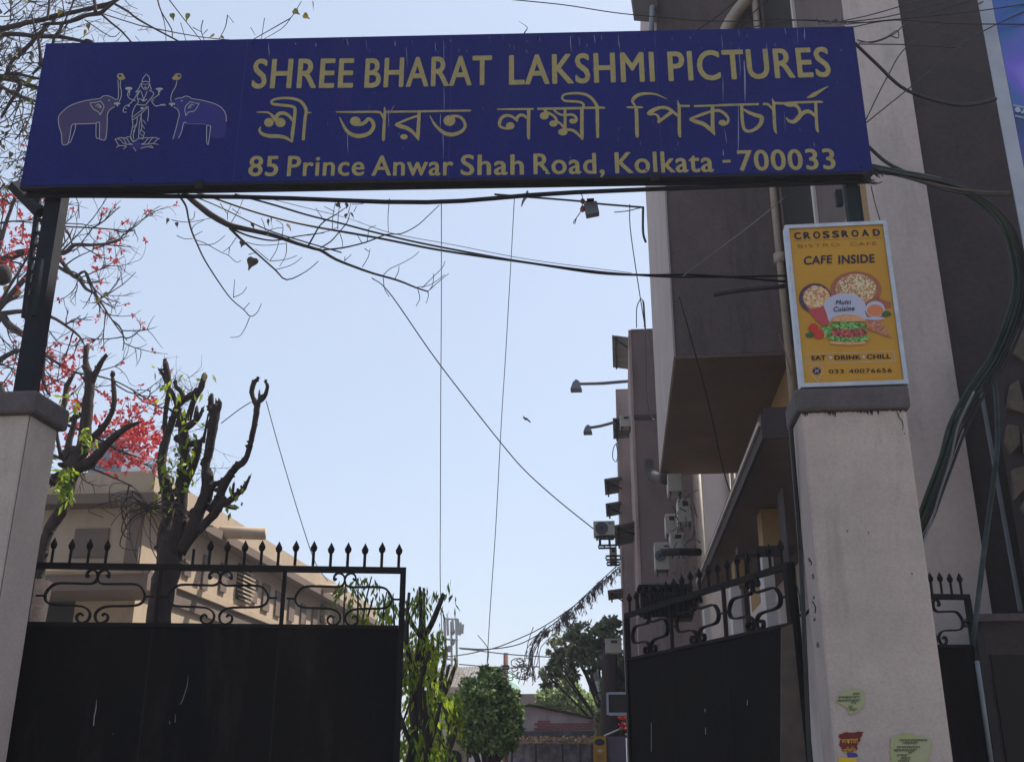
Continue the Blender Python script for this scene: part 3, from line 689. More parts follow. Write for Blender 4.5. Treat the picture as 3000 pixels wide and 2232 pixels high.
lines=[[(90,640),(100,590),(150,530),(230,470),(330,430),(450,400),(600,378),(630,355),(680,343),(740,360),(800,390),(825,370),(828,280),(822,150)],
[(855,155),(850,230),(865,290),(860,360),(835,420)],[(90,640),(100,720),(130,820),(140,940),(205,940)],[(205,940),(230,850),(255,710),(300,690)],[(300,690),(298,750),(240,910),(215,915)],
[(300,690),(400,690),(550,682)],[(555,675),(555,855),(600,860)],[(597,668),(597,860),(612,878),(670,875),(690,700),(692,580),(720,520),(780,480)],[(555,675),(597,668)],
[(485,430),(560,425),(610,408)],[(610,408),(650,470),(635,520),(605,580)],[(605,580),(580,540),(530,515),(490,460),(485,430)],[(545,470),(590,450),(620,490)],[(570,490),(600,470),(605,500)],
[(1520,390),(1560,375),(1610,368),(1650,350),(1700,360),(1730,380),(1850,400),(2000,440),(2090,490),(2130,540),(2150,600),(2150,660)],
[(1545,160),(1530,230),(1490,300),(1470,380),(1480,420)],[(1505,485),(1550,510),(1575,570),(1560,640),(1530,760),(1495,880)],[(1665,682),(1630,675),(1600,790),(1565,865)],
[(1912,703),(1910,800),(1912,920),(1930,945)],[(1912,703),(1960,715)],[(1960,715),(1945,840),(1930,945)],[(1820,440),(1760,432),(1710,415)],[(1710,415),(1645,490),(1655,590)],[(1655,590),(1690,545),(1760,530),(1820,440)],[(1680,500),(1720,450),(1755,465)],[(1700,500),(1725,470)],
[(1115,180),(1130,130),(1170,80)],[(1170,80),(1205,120),(1210,180)],[(1115,180),(1160,168),(1210,180)],[(1115,190),(1118,240),(1155,268),(1198,240),(1205,190)],[(1130,205),(1150,200)],[(1170,200),(1190,203)],[(1140,240),(1157,248),(1175,240)],[(1160,205),(1157,228)],
[(1108,190),(1072,265),(1040,300),(1090,285)],[(1210,195),(1222,240),(1235,275)],[(1100,275),(1060,320),(1010,400),(960,450),(905,478),(885,540),(930,545)],[(905,500),(930,505)],[(1200,275),(1262,320),(1190,420),(1160,460)],
[(1090,285),(1060,350),(1072,420),(1050,455)],[(1108,290),(1125,350),(1140,380),(1160,340),(1180,290)],[(1060,385),(1105,388),(1135,410),(1180,385)],[(1050,450),(1105,458),(1160,460)],[(1230,400),(1280,470),(1350,460),(1412,462)],[(1235,380),(1262,410)],[(1340,455),(1400,448)],
[(960,290),(938,330),(968,380),(1040,405)],[(965,300),(960,345)],[(1330,290),(1310,340),(1250,380)],[(1318,300),(1330,340)],
[(1045,455),(1010,520),(995,610),(1005,700),(985,800),(980,870),(1020,905)],[(1190,470),(1197,560),(1185,655)],[(1182,490),(1100,570),(1005,640)],[(1180,475),(1090,540),(1005,605)],[(1112,570),(1085,700),(1075,860)],[(1060,610),(1050,700),(1010,790)],[(1105,580),(1115,720),(1090,800)],
[(1130,640),(1165,692)],[(1118,700),(1150,750)],[(1108,760),(1145,800)],[(1092,810),(1130,840)],[(1150,790),(1130,862)],[(1050,690),(1010,740)],[(1030,760),(1010,830),(1020,880)],
[(785,875),(815,925),(840,960)],[(785,875),(850,882),(900,935),(1005,940)],[(820,865),(880,860),(925,930)],[(870,862),(930,870),(965,925),(1005,940)],[(920,855),(975,850),(1010,910),(1080,865),(1135,880)],
[(1335,872),(1300,880),(1250,930),(1110,940)],[(1310,862),(1250,862),(1190,935)],[(1250,855),(1190,870),(1150,920),(1110,938)],[(1190,858),(1140,860),(1085,870)],[(800,978),(850,955),(930,965)],[(885,1000),(930,965)],[(1010,975),(1045,1025)],[(1100,990),(1180,970),(1260,985)],[(1250,930),(1318,942)],[(1215,955),(1250,970)]]
for l in lines: ribbon(m,l,LW if len(l)>2 else LW*.85,C1,.003,4)
ribbon(m,[(1665,688),(1900,690)],2.5,C1,.003)
for (x,y,a,b) in ((712,400,14,6),(1605,407,14,6),(1118,497,20,14),(955,256,46,20),(1330,262,46,16),(958,290,18,10),(1328,290,18,10),(812,440,42,14),(815,458,10,20),(1485,445,42,14),(1482,462,10,18),(1135,395,12,14),(955,470,14,8),(1300,470,14,8)): blob(m,x,y,a,b,C1,.0032,10)
m.build('emblem_outline', M['emblem'], sg)
m=MB()
poly(m,[(812,85),(840,70),(880,72),(915,130),(890,150),(840,152),(812,120)],C1,.0035); poly(m,[(1485,130),(1530,75),(1570,68),(1600,85),(1598,120),(1570,152),(1500,150)],C1,.0035)
m.build('emblem_pot', M['gold'], sg)
m=MB(); blob(m,850,102,20,13,C1,.0042,12); blob(m,1572,102,20,14,C1,.0042,12); m.build('pot_mouth', M['blue'], sg)
for a in (1.16,2.32,3.46):
    MB().prism([S(a,SZ0,.0015),S(a+.004,SZ0,.0015),S(a+.004,SZ1,.0015),S(a,SZ1,.0015)],-sn*.0008).build('panel_seam',M['elep2'],sg)
r=random.Random(2)
for a in [.08+i*.55 for i in range(9)]:
    for zz in (SZ0+.03,SZ1-.03): MB().ball(S(a+r.uniform(-.03,.03),zz,.002),.006,.006,.006,6,4).build('rivet',M['steel'],sg)
# dried drips down the board
m=MB(); r=random.Random(11)
drips=[(1016,115,1020,138),(1073,118,1075,150),(1157,122,1158,138),(1190,140,1195,200),(1275,125,1278,155),(1300,118,1301,205),(1318,118,1320,125),(788,128,789,170),(925,128,927,140),(1670,108,1675,155),(1697,110,1698,138),(1742,105,1743,130),(1762,104,1763,120),(1812,104,1814,150),
(2113,100,2117,150),(2164,88,2166,112),(2298,84,2303,105),(2335,84,2337,135),(2355,84,2358,120),(2180,180,2182,303),(2166,140,2168,230),(2117,230,2119,300),(2123,380,2128,425),(2298,330,2301,385),(2118,440,2120,460),(1580,620-510,1581,125),(1155,310,1139,340),(1139,320,1138,375),(1290,335,1290,375),(2162,310,2162,460),(2245,130,2250,200),(1300,255,1301,330),(1298,380,1299,470),(1018,380,1020,450),(2385,420,2386,432),(866,128,867,134)]
for x0,y0,x1,y1 in drips:
    k=3; pts=[(x0+(x1-x0)*i/k+r.uniform(-1,1),y0+(y1-y0)*i/k) for i in range(k+1)]
    w0=r.uniform(.8,2.4) if (x0,y0)!=(2180,180) else 4.5
    ribbon(m,pts,[w0*.4,w0,w0*r.uniform(.6,1.4),.3],(0,0,1),.0045,3)
for k in range(70):
    x=r.uniform(950,2480); y=r.choice([r.uniform(100,150),r.uniform(100,500)]); h=r.uniform(3,14)
    ribbon(m,[(x,y),(x+r.uniform(-1,1),y+h)],[r.uniform(.5,1.2),.3],(0,0,1),.0045)
m.build('drip_marks', M['sstreak'], sg, kind='stuff')

# posts that carry the sign
lp = thing('sign_post', 'leaning dark steel post on the left pillar holding up the sign', 'post', (W(80,1140,v=4.74).x, 4.74, WC), 'posts holding the sign')
a = W(78,1140,v=4.74); b = W(172,560,v=4.86)
a.z = WC-.002
w = .046
MB().add([a+Vector((-w,-.04,0)),a+Vector((w,-.04,0)),a+Vector((w,.04,0)),a+Vector((-w,.04,0)),b+Vector((-w,-.04,0)),b+Vector((w,-.04,0)),b+Vector((w,.04,0)),b+Vector((-w,.04,0))],
         [(0,3,2,1),(4,5,6,7),(0,1,5,4),(1,2,6,5),(2,3,7,6),(3,0,4,7)]).build('box_section', M['steel'], lp)
c0 = W(98,925,v=4.69); c1 = W(122,760,v=4.69)
MB().tube([c0, (c0+c1)/2, c1], [.012,.016,.014], 6).build('cable_sleeve', M['postgreen'], lp)
rp = thing('sign_post', 'green-grey post behind the cafe board holding up the right end of the sign', 'post', (1.31,5.11,WC), 'posts holding the sign')
MB().box((1.28,5.08,WC-.002),(1.345,5.14,SZ0+.1)).build('box_section', M['postgreen'], rp)
MB().box((1.345,5.075,WC),(1.353,5.15,SZ0-.036)).build('flange', M['steel'], rp)
lt = thing('lattice_mast', 'dark lattice mast standing just behind the left sign post', 'mast', W(60,1140,v=6.2))
for x0,x1 in ((108,118),(132,145)):
    MB().tube([W(x0-38,930,v=6.3), W(x1,540,v=6.3)], .022, 5).build('upright', M['steel'], lt)
MB().tube([W(40,545,v=6.3), W(118,625,v=6.3)], .05, 5).build('brace', M['steel'], lt)
for i in range(9):
    y = 560+i*38; s_ = (930-y)/390
    MB().tube([W(74+38*s_-2,y,v=6.3), W(98+46*s_,y+18,v=6.3)], .014, 4).build('lacing', M['steel'], lt)
cb = tag(MB().box(W(2458,580,v=5.0)-Vector((.016,.02,.045)), W(2458,580,v=5.0)+Vector((.016,.02,.04))).build('junction_box', M['steel']), 'small dark junction box hanging by the right end of the sign', 'box')

# ------------------------------------------------------------------ cafe board
CY0 = 4.95; cn = Vector((0,-1,0))
cTL=W(2296,662,v=CY0); cTR=W(2600,648,v=CY0); cBL=W(2348,1142,v=CY0); cBR=W(2658,1137,v=CY0)
cz0=WC+.004; cz1=cTR.z; cx0=(cTL.x+cBL.x)/2; cx1=(cTR.x+cBR.x)/2
cf = thing('cafe_board', 'orange cafe advertisement board in an aluminium frame on the right pillar', 'advertisement', ((cx0+cx1)/2, CY0, cz0))
MB().box((cx0+.012,CY0,cz0+.012),(cx1-.012,CY0+.055,cz1-.012)).build('panel', M['yellow'], cf)
fw=.02
MB().box((cx0,CY0-.01,cz0),(cx0+fw,CY0+.06,cz1)).build('frame_bar', M['alu'], cf)
MB().box((cx1-fw,CY0-.01,cz0),(cx1,CY0+.06,cz1)).build('frame_bar', M['alu'], cf)
MB().box((cx0+fw,CY0-.01,cz1-fw),(cx1-fw,CY0+.06,cz1)).build('frame_bar', M['alu'], cf)
MB().box((cx0+fw,CY0-.01,cz0),(cx1-fw,CY0+.06,cz0+fw)).build('frame_bar', M['alu'], cf)
CT=(2290,630,3.176)
def FC(a,b,off): return Vector((a,CY0-off,b))
def PC(px,py): q=W(px,py,v=CY0); return q.x,q.z
def cpx(x,y): return CT[0]+x/CT[2], CT[1]+y/CT[2]
def cword(txt,x0,y0,x1,y1,yt,m,offset=.01,shear=0.0,off=.003,name='lettering'):
    mb=MB(); a=cpx(x0,y0); b=cpx(x1,y1); t=cpx(x0,yt)
    word(mb,txt,a[0],a[1],b[0],b[1],t[1],FC,PC,offset,CAPH,shear,off); return mb.build(name,m,cf)
for ch,x0 in zip('CROSSROAD',(118,206,296,384,472,560,652,748,852)):
    k=(x0-118)/797.0
    cword(ch,x0,228-36*k,x0+66,226-36*k,164-34*k,M['ink'],.045)
cword('BISTRO',152,308,540,292,276,M['thinink'],-.012); cword('CAFÉ',640,290,885,283,258,M['thinink'],-.012)
cword('CAFE',208,464,478,448,388,M['ink'],.03,.15); cword('INSIDE',528,456,872,442,378,M['ink'],.03,.1)
def cpoly(pts,m,off,name='print'):
    vs=[]
    for x,y in pts:
        q=PC(*cpx(x,y)); vs.append(FC(q[0],q[1],off))
    return MB().add(vs,[tuple(range(len(vs)))]).build(name,m,cf)
def cell(cx,cy,rx,ry,m,off,name='print',n=26,jit=0,a0=0,a1=360):
    r=random.Random(int(cx)); pts=[]
    for k in range(n):
        a=R(a0+(a1-a0)*k/(n-1 if a1-a0<360 else n)); j=1+r.uniform(-jit,jit); pts.append((cx+rx*j*math.cos(a),cy+ry*j*math.sin(a)))
    return cpoly(pts,m,off,name)
cell(690,700,238,175,M['board'],.0022); cpoly([(900,770),(1020,815),(1015,860),(985,872),(880,800)],M['board'],.0022)
cell(690,690,190,140,M['pizza'],.0026)
cell(312,778,152,140,M['bowl'],.0030); cell(322,775,124,112,M['noodle'],.0034,jit=.06)
cell(585,862,198,132,M['hat'],.0038); cpoly([(390,900),(770,900),(800,975),(445,1000)],M['hat'],.0036)
cpoly([(240,885),(300,870),(390,850),(420,930),(440,1018),(385,1040),(325,990)],M['cup'],.0042)
cell(868,880,90,76,M['hat'],.0042); cell(868,892,76,56,M['tea'],.0046); cell(868,965,90,14,M['hat'],.0043); cell(972,922,46,26,M['gleaf'],.0044)
cpoly([(778,980),(905,978),(965,1050),(1022,1148),(920,1110),(800,1070)],M['slice'],.0044)
cell(295,1055,46,42,M['tomato'],.0046); cell(345,1112,48,44,M['tomato'],.0050); cell(262,1120,42,24,M['gleaf'],.0044)
cell(420,1080,60,60,M['lettuce'],.0044,jit=.3)
cell(615,1190,170,22,M['bun'],.0048)
cell(635,1150,185,36,M['lettuce'],.0052,jit=.12); cell(625,1098,168,45,M['meat'],.0056); cell(620,1035,178,36,M['lettuce'],.0060,jit=.15)
cell(612,995,162,65,M['bun'],.0064,a0=180,a1=360)
cword('Multi',500,838,648,834,797,M['ink'],.02,.3,.0068); cword('Cuisine',482,903,678,893,858,M['ink'],.02,.3,.0068)
for t_,x0,x1,y0 in (('EAT',280,412,1352),('DRINK',492,738,1348),('CHILL',792,1018,1340)):
    cword(t_,x0,y0,x1,y0-5,y0-42,M['dink'],.045)
cell(453,1328,14,14,M['hat'],.003,n=12); cell(762,1322,14,14,M['hat'],.003,n=12)
cword('033',440,1476,580,1473,1439,M['dink'],.012); cword('40076656',625,1473,1028,1463,1435,M['dink'],.012)
def cline(pts,wpx,m,off=.003,name='print_line'):
    mb=MB()
    for (xa,ya),(xb,yb) in zip(pts,pts[1:]):
        q0=PC(*cpx(xa,ya)); q1=PC(*cpx(xb,yb)); d=Vector((q1[0]-q0[0],q1[1]-q0[1],0)); n=Vector((-d.y,d.x,0)).normalized()*wpx/CT[2]*.0008
        mb.add([FC(q0[0]+n.x,q0[1]+n.y,off),FC(q1[0]+n.x,q1[1]+n.y,off),FC(q1[0]-n.x,q1[1]-n.y,off),FC(q0[0]-n.x,q0[1]-n.y,off)],[(0,1,2,3)])
    return mb.build(name,m,cf)
cline([(108,247),(935,215)],3,M['thinink'])
cline([(222,1297),(1045,1268),(1055,1362),(230,1385),(222,1297)],3,M['hat'])
cline([(333,1550),(275,1480),(258,1440),(280,1405),(325,1390),(375,1405),(392,1440),(375,1480),(333,1550)],4,M['hat'])
cell(325,1452,38,32,M['ink'],.003); cline([(305,1468),(348,1436)],7,M['hat'],.0035); cline([(308,1436),(344,1468)],5,M['hat'],.0035)

# ------------------------------------------------------------------ posters on the pillar
VP = 4.94+.022-.004
def torn(pts, v, m, name, label, cat, seed):
    r=random.Random(seed); out=[]
    for i,(x,y) in enumerate(pts):
        x2,y2=pts[(i+1)%len(pts)]
        for k in range(4):
            t=k/4; out.append((x+(x2-x)*t+r.uniform(-3,3), y+(y2-y)*t+r.uniform(-3,3)))
    o=MB().prism([W(x,y,v=v) for x,y in out],(0,.002,0)).build(name,m); tag(o,label,cat,'torn paper on the right pillar'); return o
def tline(par, txt, x0,y0,x1,y1,yt,m,v,offset=.0):
    mb=MB(); word(mb,txt,x0,y0,x1,y1,yt,lambda a,b,o: Vector((a,v-o,b)),lambda px,py:(W(px,py,v=v).x,W(px,py,v=v).z),offset,.62,0,.0015)
    return mb.build('lettering',m,par)
o=torn([(2462,2022),(2500,2018),(2533,2020),(2535,2060),(2520,2085),(2490,2092),(2478,2070),(2450,2055)],VP,M['poster'],'torn_notice','upper yellow-green scrap of a torn notice on the right pillar','poster',1)
def scrawl(par, rows, v, seed):
    r=random.Random(seed); mb=MB()
    for (x0,x1,y) in rows:
        mb.add([W(x0,y,v=v),W(x1,y-1,v=v),W(x1,y-2.2,v=v),W(x0,y-1.2,v=v)],[(0,1,2,3)]); x=x0
        while x<x1-3:
            h=r.uniform(3,6); w=r.uniform(1.2,2.5)
            mb.add([W(x,y,v=v),W(x+w,y,v=v),W(x+w,y+h,v=v),W(x,y+h,v=v)],[(0,3,2,1)]); x+=w+r.uniform(1,3)
    mb.build('print',M['posterink'],par,kind='stuff')
scrawl(o,[(2500,2522,2030),(2458,2522,2040),(2455,2520,2050),(2494,2510,2057),(2486,2500,2068),(2488,2512,2076)],VP-.003,2)
o=torn([(2612,2160),(2650,2148),(2680,2150),(2728,2165),(2728,2190),(2715,2240),(2690,2262),(2612,2262),(2608,2200)],VP,M['poster'],'torn_notice','larger yellow-green torn notice, low near the right edge of the pillar','poster',3)
scrawl(o,[(2636,2718,2166),(2645,2690,2174),(2628,2696,2186),(2620,2686,2195),(2660,2678,2202),(2628,2660,2210),(2640,2670,2218),(2632,2665,2226)],VP-.003,4)
o=torn([(2478,2142),(2528,2142),(2524,2160),(2516,2175),(2508,2195),(2488,2205),(2470,2198),(2458,2180),(2465,2165),(2456,2152)],VP,M['redpaper'],'torn_red_poster','torn dark red poster with yellow lettering low on the pillar','poster',5)
tline(o,'লকাতা',2466,2178,2514,2176,2165,M['yink'],VP-.003,.01); tline(o,'তিলিত',2470,2206,2508,2204,2194,M['yink'],VP-.003,.0)
o=torn([(2482,2200),(2510,2204),(2514,2216),(2484,2218)],VP-.001,M['blpaper'],'torn_blue_scrap','small blue paper scrap under the red poster','poster',6)
o=torn([(2456,2220),(2512,2218),(2508,2240),(2460,2240)],VP-.001,M['yink'],'torn_yellow_scrap','yellow paper scrap at the foot of the red poster','poster',7)

# ------------------------------------------------------------------ gates
ZR = EYE+.957; ZP = EYE+.66; ZT = ZR+.145
def gate(h0, h1, label, panels, spears, stiles, flip=1, thick=.03):
    h0=Vector((h0[0],h0[1],0)); h1=Vector((h1[0],h1[1],0)); d=(h1-h0); Ln=d.length; d.normalize(); n=Vector((-d.y,d.x,0))
    t=thing('gate_leaf',label,'gate',h0,'iron gate leaves')
    def G(s,z,o=0): return h0+d*s+Vector((0,0,z))+n*o
    def bar(s0,z0,s1,z1,th,name): 
        MB().prism([G(s0,z0,-th/2),G(s1,z0,-th/2),G(s1,z1,-th/2),G(s0,z1,-th/2)], n*th).build(name,M['iron'],t)
    MB().prism([G(.012,.12,-.004),G(Ln-.012,.12,-.004),G(Ln-.012,ZP-.002,-.004),G(.012,ZP-.002,-.004)], n*.008).build('sheet_panel',M['sheet'],t)
    for q in (.34,.67): bar(Ln*q-.004,.15,Ln*q+.004,ZP-.01,.012,'weld_seam')
    bar(0,ZR-.018,Ln,ZR+.014,.026,'top_rail'); bar(.036,ZP-.006,Ln-.031,ZP+.012,.024,'middle_rail'); bar(.036,.1,Ln-.031,.14,.024,'bottom_rail')
    bar(0,.08,.035,ZR-.0185,.034,'stile'); bar(Ln-.03,.08,Ln,ZR-.0185,.034,'stile')
    for s in stiles: bar(s-.01,ZP+.0125,s+.01,ZR-.0185,.018,'upright')
    proto=None
    for s in spears:
        head = s>0; s=abs(s)
        if proto is None:
            m=MB(); c=G(s,0); m.tube([c+Vector((0,0,ZR+.0145)),c+Vector((0,0,ZT-.06))],.008,6)
            m.tube([c+Vector((0,0,ZT-.062)),c+Vector((0,0,ZT-.05)),c+Vector((0,0,ZT-.035)),c+Vector((0,0,ZT))],[.006,.016,.019,.001],6)
            proto=m.build('spear',M['iron'],t); ps=s
        elif head:
            o=proto.copy(); COL.objects.link(o); o.parent=t; o.location=d*(s-ps)+Vector((0,0,rnd.uniform(-.006,.004))); o.rotation_euler=(0,rnd.uniform(-.0,.0),0)
        else:
            c=G(s,0); MB().tube([c+Vector((0,0,ZR+.0145)),c+Vector((0,0,ZT-.05))],.008,6).build('spear',M['iron'],t)
    # scroll panels: left half curve in crop units about the centre line
    half=[(-55,440),(-72,452),(-70,425),(-45,408),(-12,420),(0,450),(-10,478),(-40,492),(-110,492),(-250,492),(-300,520),(-322,562),(-305,603),(-250,620),(-110,624),(-50,636),(-18,668),(-26,708),(-62,724),(-96,706),(-98,680),(-76,668),(-62,682)]
    k=(ZR-ZP)/(735-385.0)
    for (c,hw) in panels:
        for sg_ in (-1,1):
            pts=[G(c+sg_*(-x)*(hw/322.0), ZP+(735-y)*k) for x,y in half]
            MB().strap(pts,n,.009,.024).build('scroll',M['iron'],t)
        e=.045
        for sg_ in (-1,1):
            MB().tube([G(c+sg_*hw,ZP+(735-565)*k),G(c+sg_*(hw+e),ZP+(735-565)*k)],.006,5).build('scroll_link',M['iron'],t)
    return t,G,Ln
gl0=W(85,1655,z=ZR); gl1=W(1190,1670,z=ZR)
dl=Vector((gl1.x-gl0.x,gl1.y-gl0.y,0)); Ll=dl.length
def sl(px,py=1700):                          # photo x -> distance along the left gate
    n=Vector((-dl.y,dl.x,0)).normalized(); q=onplane(px,py,gl0,n); return (Vector((q.x,q.y,0))-Vector((gl0.x,gl0.y,0))).dot(dl.normalized())
GLt,GLf,_=gate((gl0.x,gl0.y),(gl1.x,gl1.y),'left black iron gate leaf, closed, with scrollwork and spear tops',
   [(sl(285),sl(430)-sl(285)),(sl(645),sl(790)-sl(645)),(sl(1010),sl(1150)-sl(1010))],
   [sl(x,1650) for x in (150,203,256,308)]+[-sl(564,1650)]+[sl(x,1650) for x in (612,662,714,764,814,864,917,968,1018,1068,1118,1168)],[sl(470),sl(833)])
n_=Vector((-dl.y,dl.x,0)).normalized()
for pts in ([(283,2048),(281,2075),(276,2100),(274,2125)],[(552,1978),(548,2010),(535,2050),(528,2062)],[(514,2090),(513,2115)],[(329,2148),(331,2150)],[(497,2110),(497,2120)]):
    q=[onplane(x,y,gl0-n_*.008,n_) for x,y in pts]; MB().tube(q,[.0004]+[.0022 if pts[0][0]==283 else .0011]*(len(q)-1),4).build('paint_drip',M['streak'],GLt)
gr0=W(2311,1655,z=ZR); gr1=W(1833,1803,z=ZR)
dr=Vector((gr1.x-gr0.x,gr1.y-gr0.y,0)); Lr=dr.length
GRt,GRf,_=gate((gr0.x,gr0.y),(gr1.x,gr1.y),'right black iron gate leaf swung inwards beside the lane',
   [(Lr*.18,Lr*.13),(Lr*.5,Lr*.13),(Lr*.82,Lr*.13)],[Lr*(.03+.055*i) for i in range(18)],[Lr*.335,Lr*.665])
nr=Vector((-dr.y,dr.x,0)).normalized()
for pts in ([(1908,2115),(1908,2200)],[(2067,2130),(2067,2150)],[(2190,2050),(2189,2065)],[(2065,2075),(2066,2085)]):
    q=[onplane(x,y,gr0+nr*.008*(-1 if nr.dot(gr0-CAMP)>0 else 1),nr) for x,y in pts]; MB().tube(q,.0018,4).build('paint_drip',M['streak'],GRt)
# hinge post at the right gate
hp=thing('hinge_post','dark brown timber-like post at the hinge of the right gate','post',(gr0.x+.03,gr0.y+.03,0))
MB().box((gr0.x-.012,gr0.y+.02,0),(gr0.x+.035,gr0.y+.07,ZR+.02)).build('upright',M['iron'],hp)
for z in (ZR-.25,1.2,.5): MB().tube([(gr0.x+.036,gr0.y+.03,z),(gr0.x+.06,gr0.y+.02,z),(.93,gr0.y-.25,z+.01)],.008,5).build('hinge_rod',M['steel'],hp)
MB().prism([W(2290,1838,v=gr0.y-.05),W(2322,1826,v=gr0.y-.05),W(2370,2300,v=gr0.y-.05),W(2288,2300,v=gr0.y-.05)],(0,.03,0)).build('dusty_edge',mat('dusty_edge',(.11,.085,.07),.9,(.06,.047,.042),6),hp)
# small side gate right of the pillar
sg0=(1.15,6.55); sg1=(W(2840,1749,v=6.72).x,6.72)
Ls=math.hypot(sg1[0]-sg0[0],sg1[1]-sg0[1])
gate(sg0,sg1,'small black side gate between the right pillar and the building',[(Ls-.67,.2),(Ls-.235,.17)],[Ls-.045-.062*i for i in range(14)],[Ls-.45])
# compound wall right of it
cw=thing('compound_wall','low dark compound wall with a rough coping at the right edge','wall',(3.6,7,0))
a=W(2872,1799,v=6.85)
MB().box((a.x,6.85,0),(6,7.1,a.z-.04)).build('wall',M['dbrown'],cw); MB().box((a.x-.03,6.82,a.z-.045),(6,7.13,a.z)).build('coping',M['cap'],cw)
MB().box((a.x+.02,6.83,0),(6,6.847,W(2870,1918,v=6.83).z)).build('lower_panel',M['garage'],cw)

# crazy-paved stone panel and pipes at the far right
st=thing('stone_clad_wall','dark wall clad with irregular pale stones at the right edge','wall',(3.4,7.4,0))
vS=7.2
MB().box((W(2925,1050,v=vS).x,vS+.02,1),(W(3120,1050,v=vS).x,vS+.2,W(2960,1040,v=vS).z)).build('backing',M['dbrown'],st)
for pts in ([(2960,1125),(2985,1110),(3002,1180),(3000,1212),(2950,1195)],[(2952,1240),(2985,1245),(2990,1300),(2962,1330),(2945,1290)],[(2995,1268),(3030,1270),(3040,1350),(3000,1330)],
            [(2965,1375),(3000,1362),(3015,1420),(2972,1465)],[(3005,1100),(3050,1090),(3060,1180),(3012,1190)],[(2990,1490),(3010,1440),(3060,1470),(3040,1540)],[(2930,1010),(2985,960),(3040,980),(3000,1060)]):
    q=[W(x,y,v=vS-.01) for x,y in pts]; c=sum(q,Vector())/len(q)
    q=[c+(p-c)*.97 for p in q]; MB().prism(q,(0,.04,0)).build('stone',M['stone'],st,bevel=.006)
for (a_,b_,rr,m_,lb) in (((2869,1118),(2990,1790),.016,'greypipe','thin grey conduit slanting down the dark wall'),):
    tag(MB().tube([W(*a_,v=7.6),W((a_[0]+b_[0])/2,(a_[1]+b_[1])/2,v=7.6),W(*b_,v=7.6)],rr,6).build('conduit',M[m_]),lb,'pipe')
tag(MB().tube([W(x,y,v=6.6) for x,y in ((2898,1068),(2915,1130),(2922,1250),(2920,1330),(2905,1450),(2890,1560),(2870,1720),(2850,1890))],.016,6,smooth=3).build('service_pipe',M['cablelt'],smooth=True),'faded teal service pipe running down beside the side gate','pipe')
tag(MB().tube([W(2862,1935,v=6.5),W(2880,2060,v=6.5),W(2905,2240,v=6.5)],.014,6).build('ground_pipe',M['greypipe'],smooth=True),'short grey pipe below the side gate hinge','pipe')

# blue banner at the right edge
bn=thing('flex_banner','blue and violet printed banner with a white edge at the far right','banner',(2.5,5.3,3))
VB=5.3
xl=W(2870,20,v=VB).x; zt=7.2; zb=W(2998,760,v=VB).z-1.2
MB().box((xl,VB,zb),(xl+.075,VB+.012,zt)).build('border',M['bannerw'],bn)
MB().box((xl+.077,VB,W(2990,330,v=VB).z),(xl+1.6,VB+.012,zt)).build('printed_area',M['banner'],bn)
MB().box((xl+.077,VB,zb),(xl+1.6,VB+.012,W(2990,332,v=VB).z)).build('printed_area',M['banner2'],bn)
z1=W(2950,325,v=VB).z
m=MB()
for i in range(14):
    c=Vector((xl+.1+i*.04,VB-.004,z1-.0-.012*i)); m.ball(c,.016,.003,.02,6,4); m.ball(c+Vector((.02,0,-.02)),.008,.002,.008,5,4)
m.tube([(xl+.08,VB-.004,z1+.03),(xl+.4,VB-.004,z1-.07),(xl+.9,VB-.004,z1-.25)],.006,4); m.tube([(xl+.08,VB-.004,z1-.04),(xl+.4,VB-.004,z1-.15),(xl+.9,VB-.004,z1-.33)],.006,4)
m.build('ornament',M['lace'],bn,kind='stuff')

# ------------------------------------------------------------------ left building
lb=thing('beige_building','low beige building with slot windows and a garage opening behind the left gate','building',(-12,22,0))
UL=-8.5; VL=18.0; ZTOP=EYE+5.0
def Lx(px,py): return W(px,py,v=VL)
zb1=Lx(300,1462).z; zb2=Lx(300,1490).z; zc1=Lx(300,1668).z; zc2=Lx(300,1733).z
MB().box((-16,VL,0),(UL,VL+18,zb2+.1)).build('wall',M['beige'],lb)
MB().box((-16.02,VL-.25,zb1),(UL+.22,VL+18.1,ZTOP)).build('parapet',M['beige'],lb)
MB().box((-16.04,VL-.45,zb2),(UL+.34,VL+18.2,zb1-.003)).build('cornice',M['beiged'],lb)  # projecting brown band; its colour also paints the shadow under the parapet
a=Lx(372,1600)
MB().box((a.x,VL-.06,zc1),(UL-.02,VL-.003,zb2)).build('corner_panel',M['beiged'],lb)
UP=W(432,1700,v=VL-1.2).x
a=Lx(225,1550);b=Lx(312,1632)
MB().box((a.x,VL-.05,b.z),(b.x,VL-.002,a.z)).build('vent_panel',M['beiged'],lb)
zp1=W(300,1672,v=VL-1.2).z; zp2=W(300,1728,v=VL-1.2).z
MB().box((-16,VL-1.2,zp2),(UP,VL-.002,zp1)).build('porch_slab',M['beiged'],lb)
MB().tube([(-16,VL-1.2,zp1),(UP,VL-1.2,zp1)],.06,10).build('porch_roll',M['beige'],lb,smooth=True)
a=Lx(225,1735)
MB().box((-16,VL-.02,0),(a.x,VL-.001,zc2+.15)).build('garage_opening',M['garage'],lb)
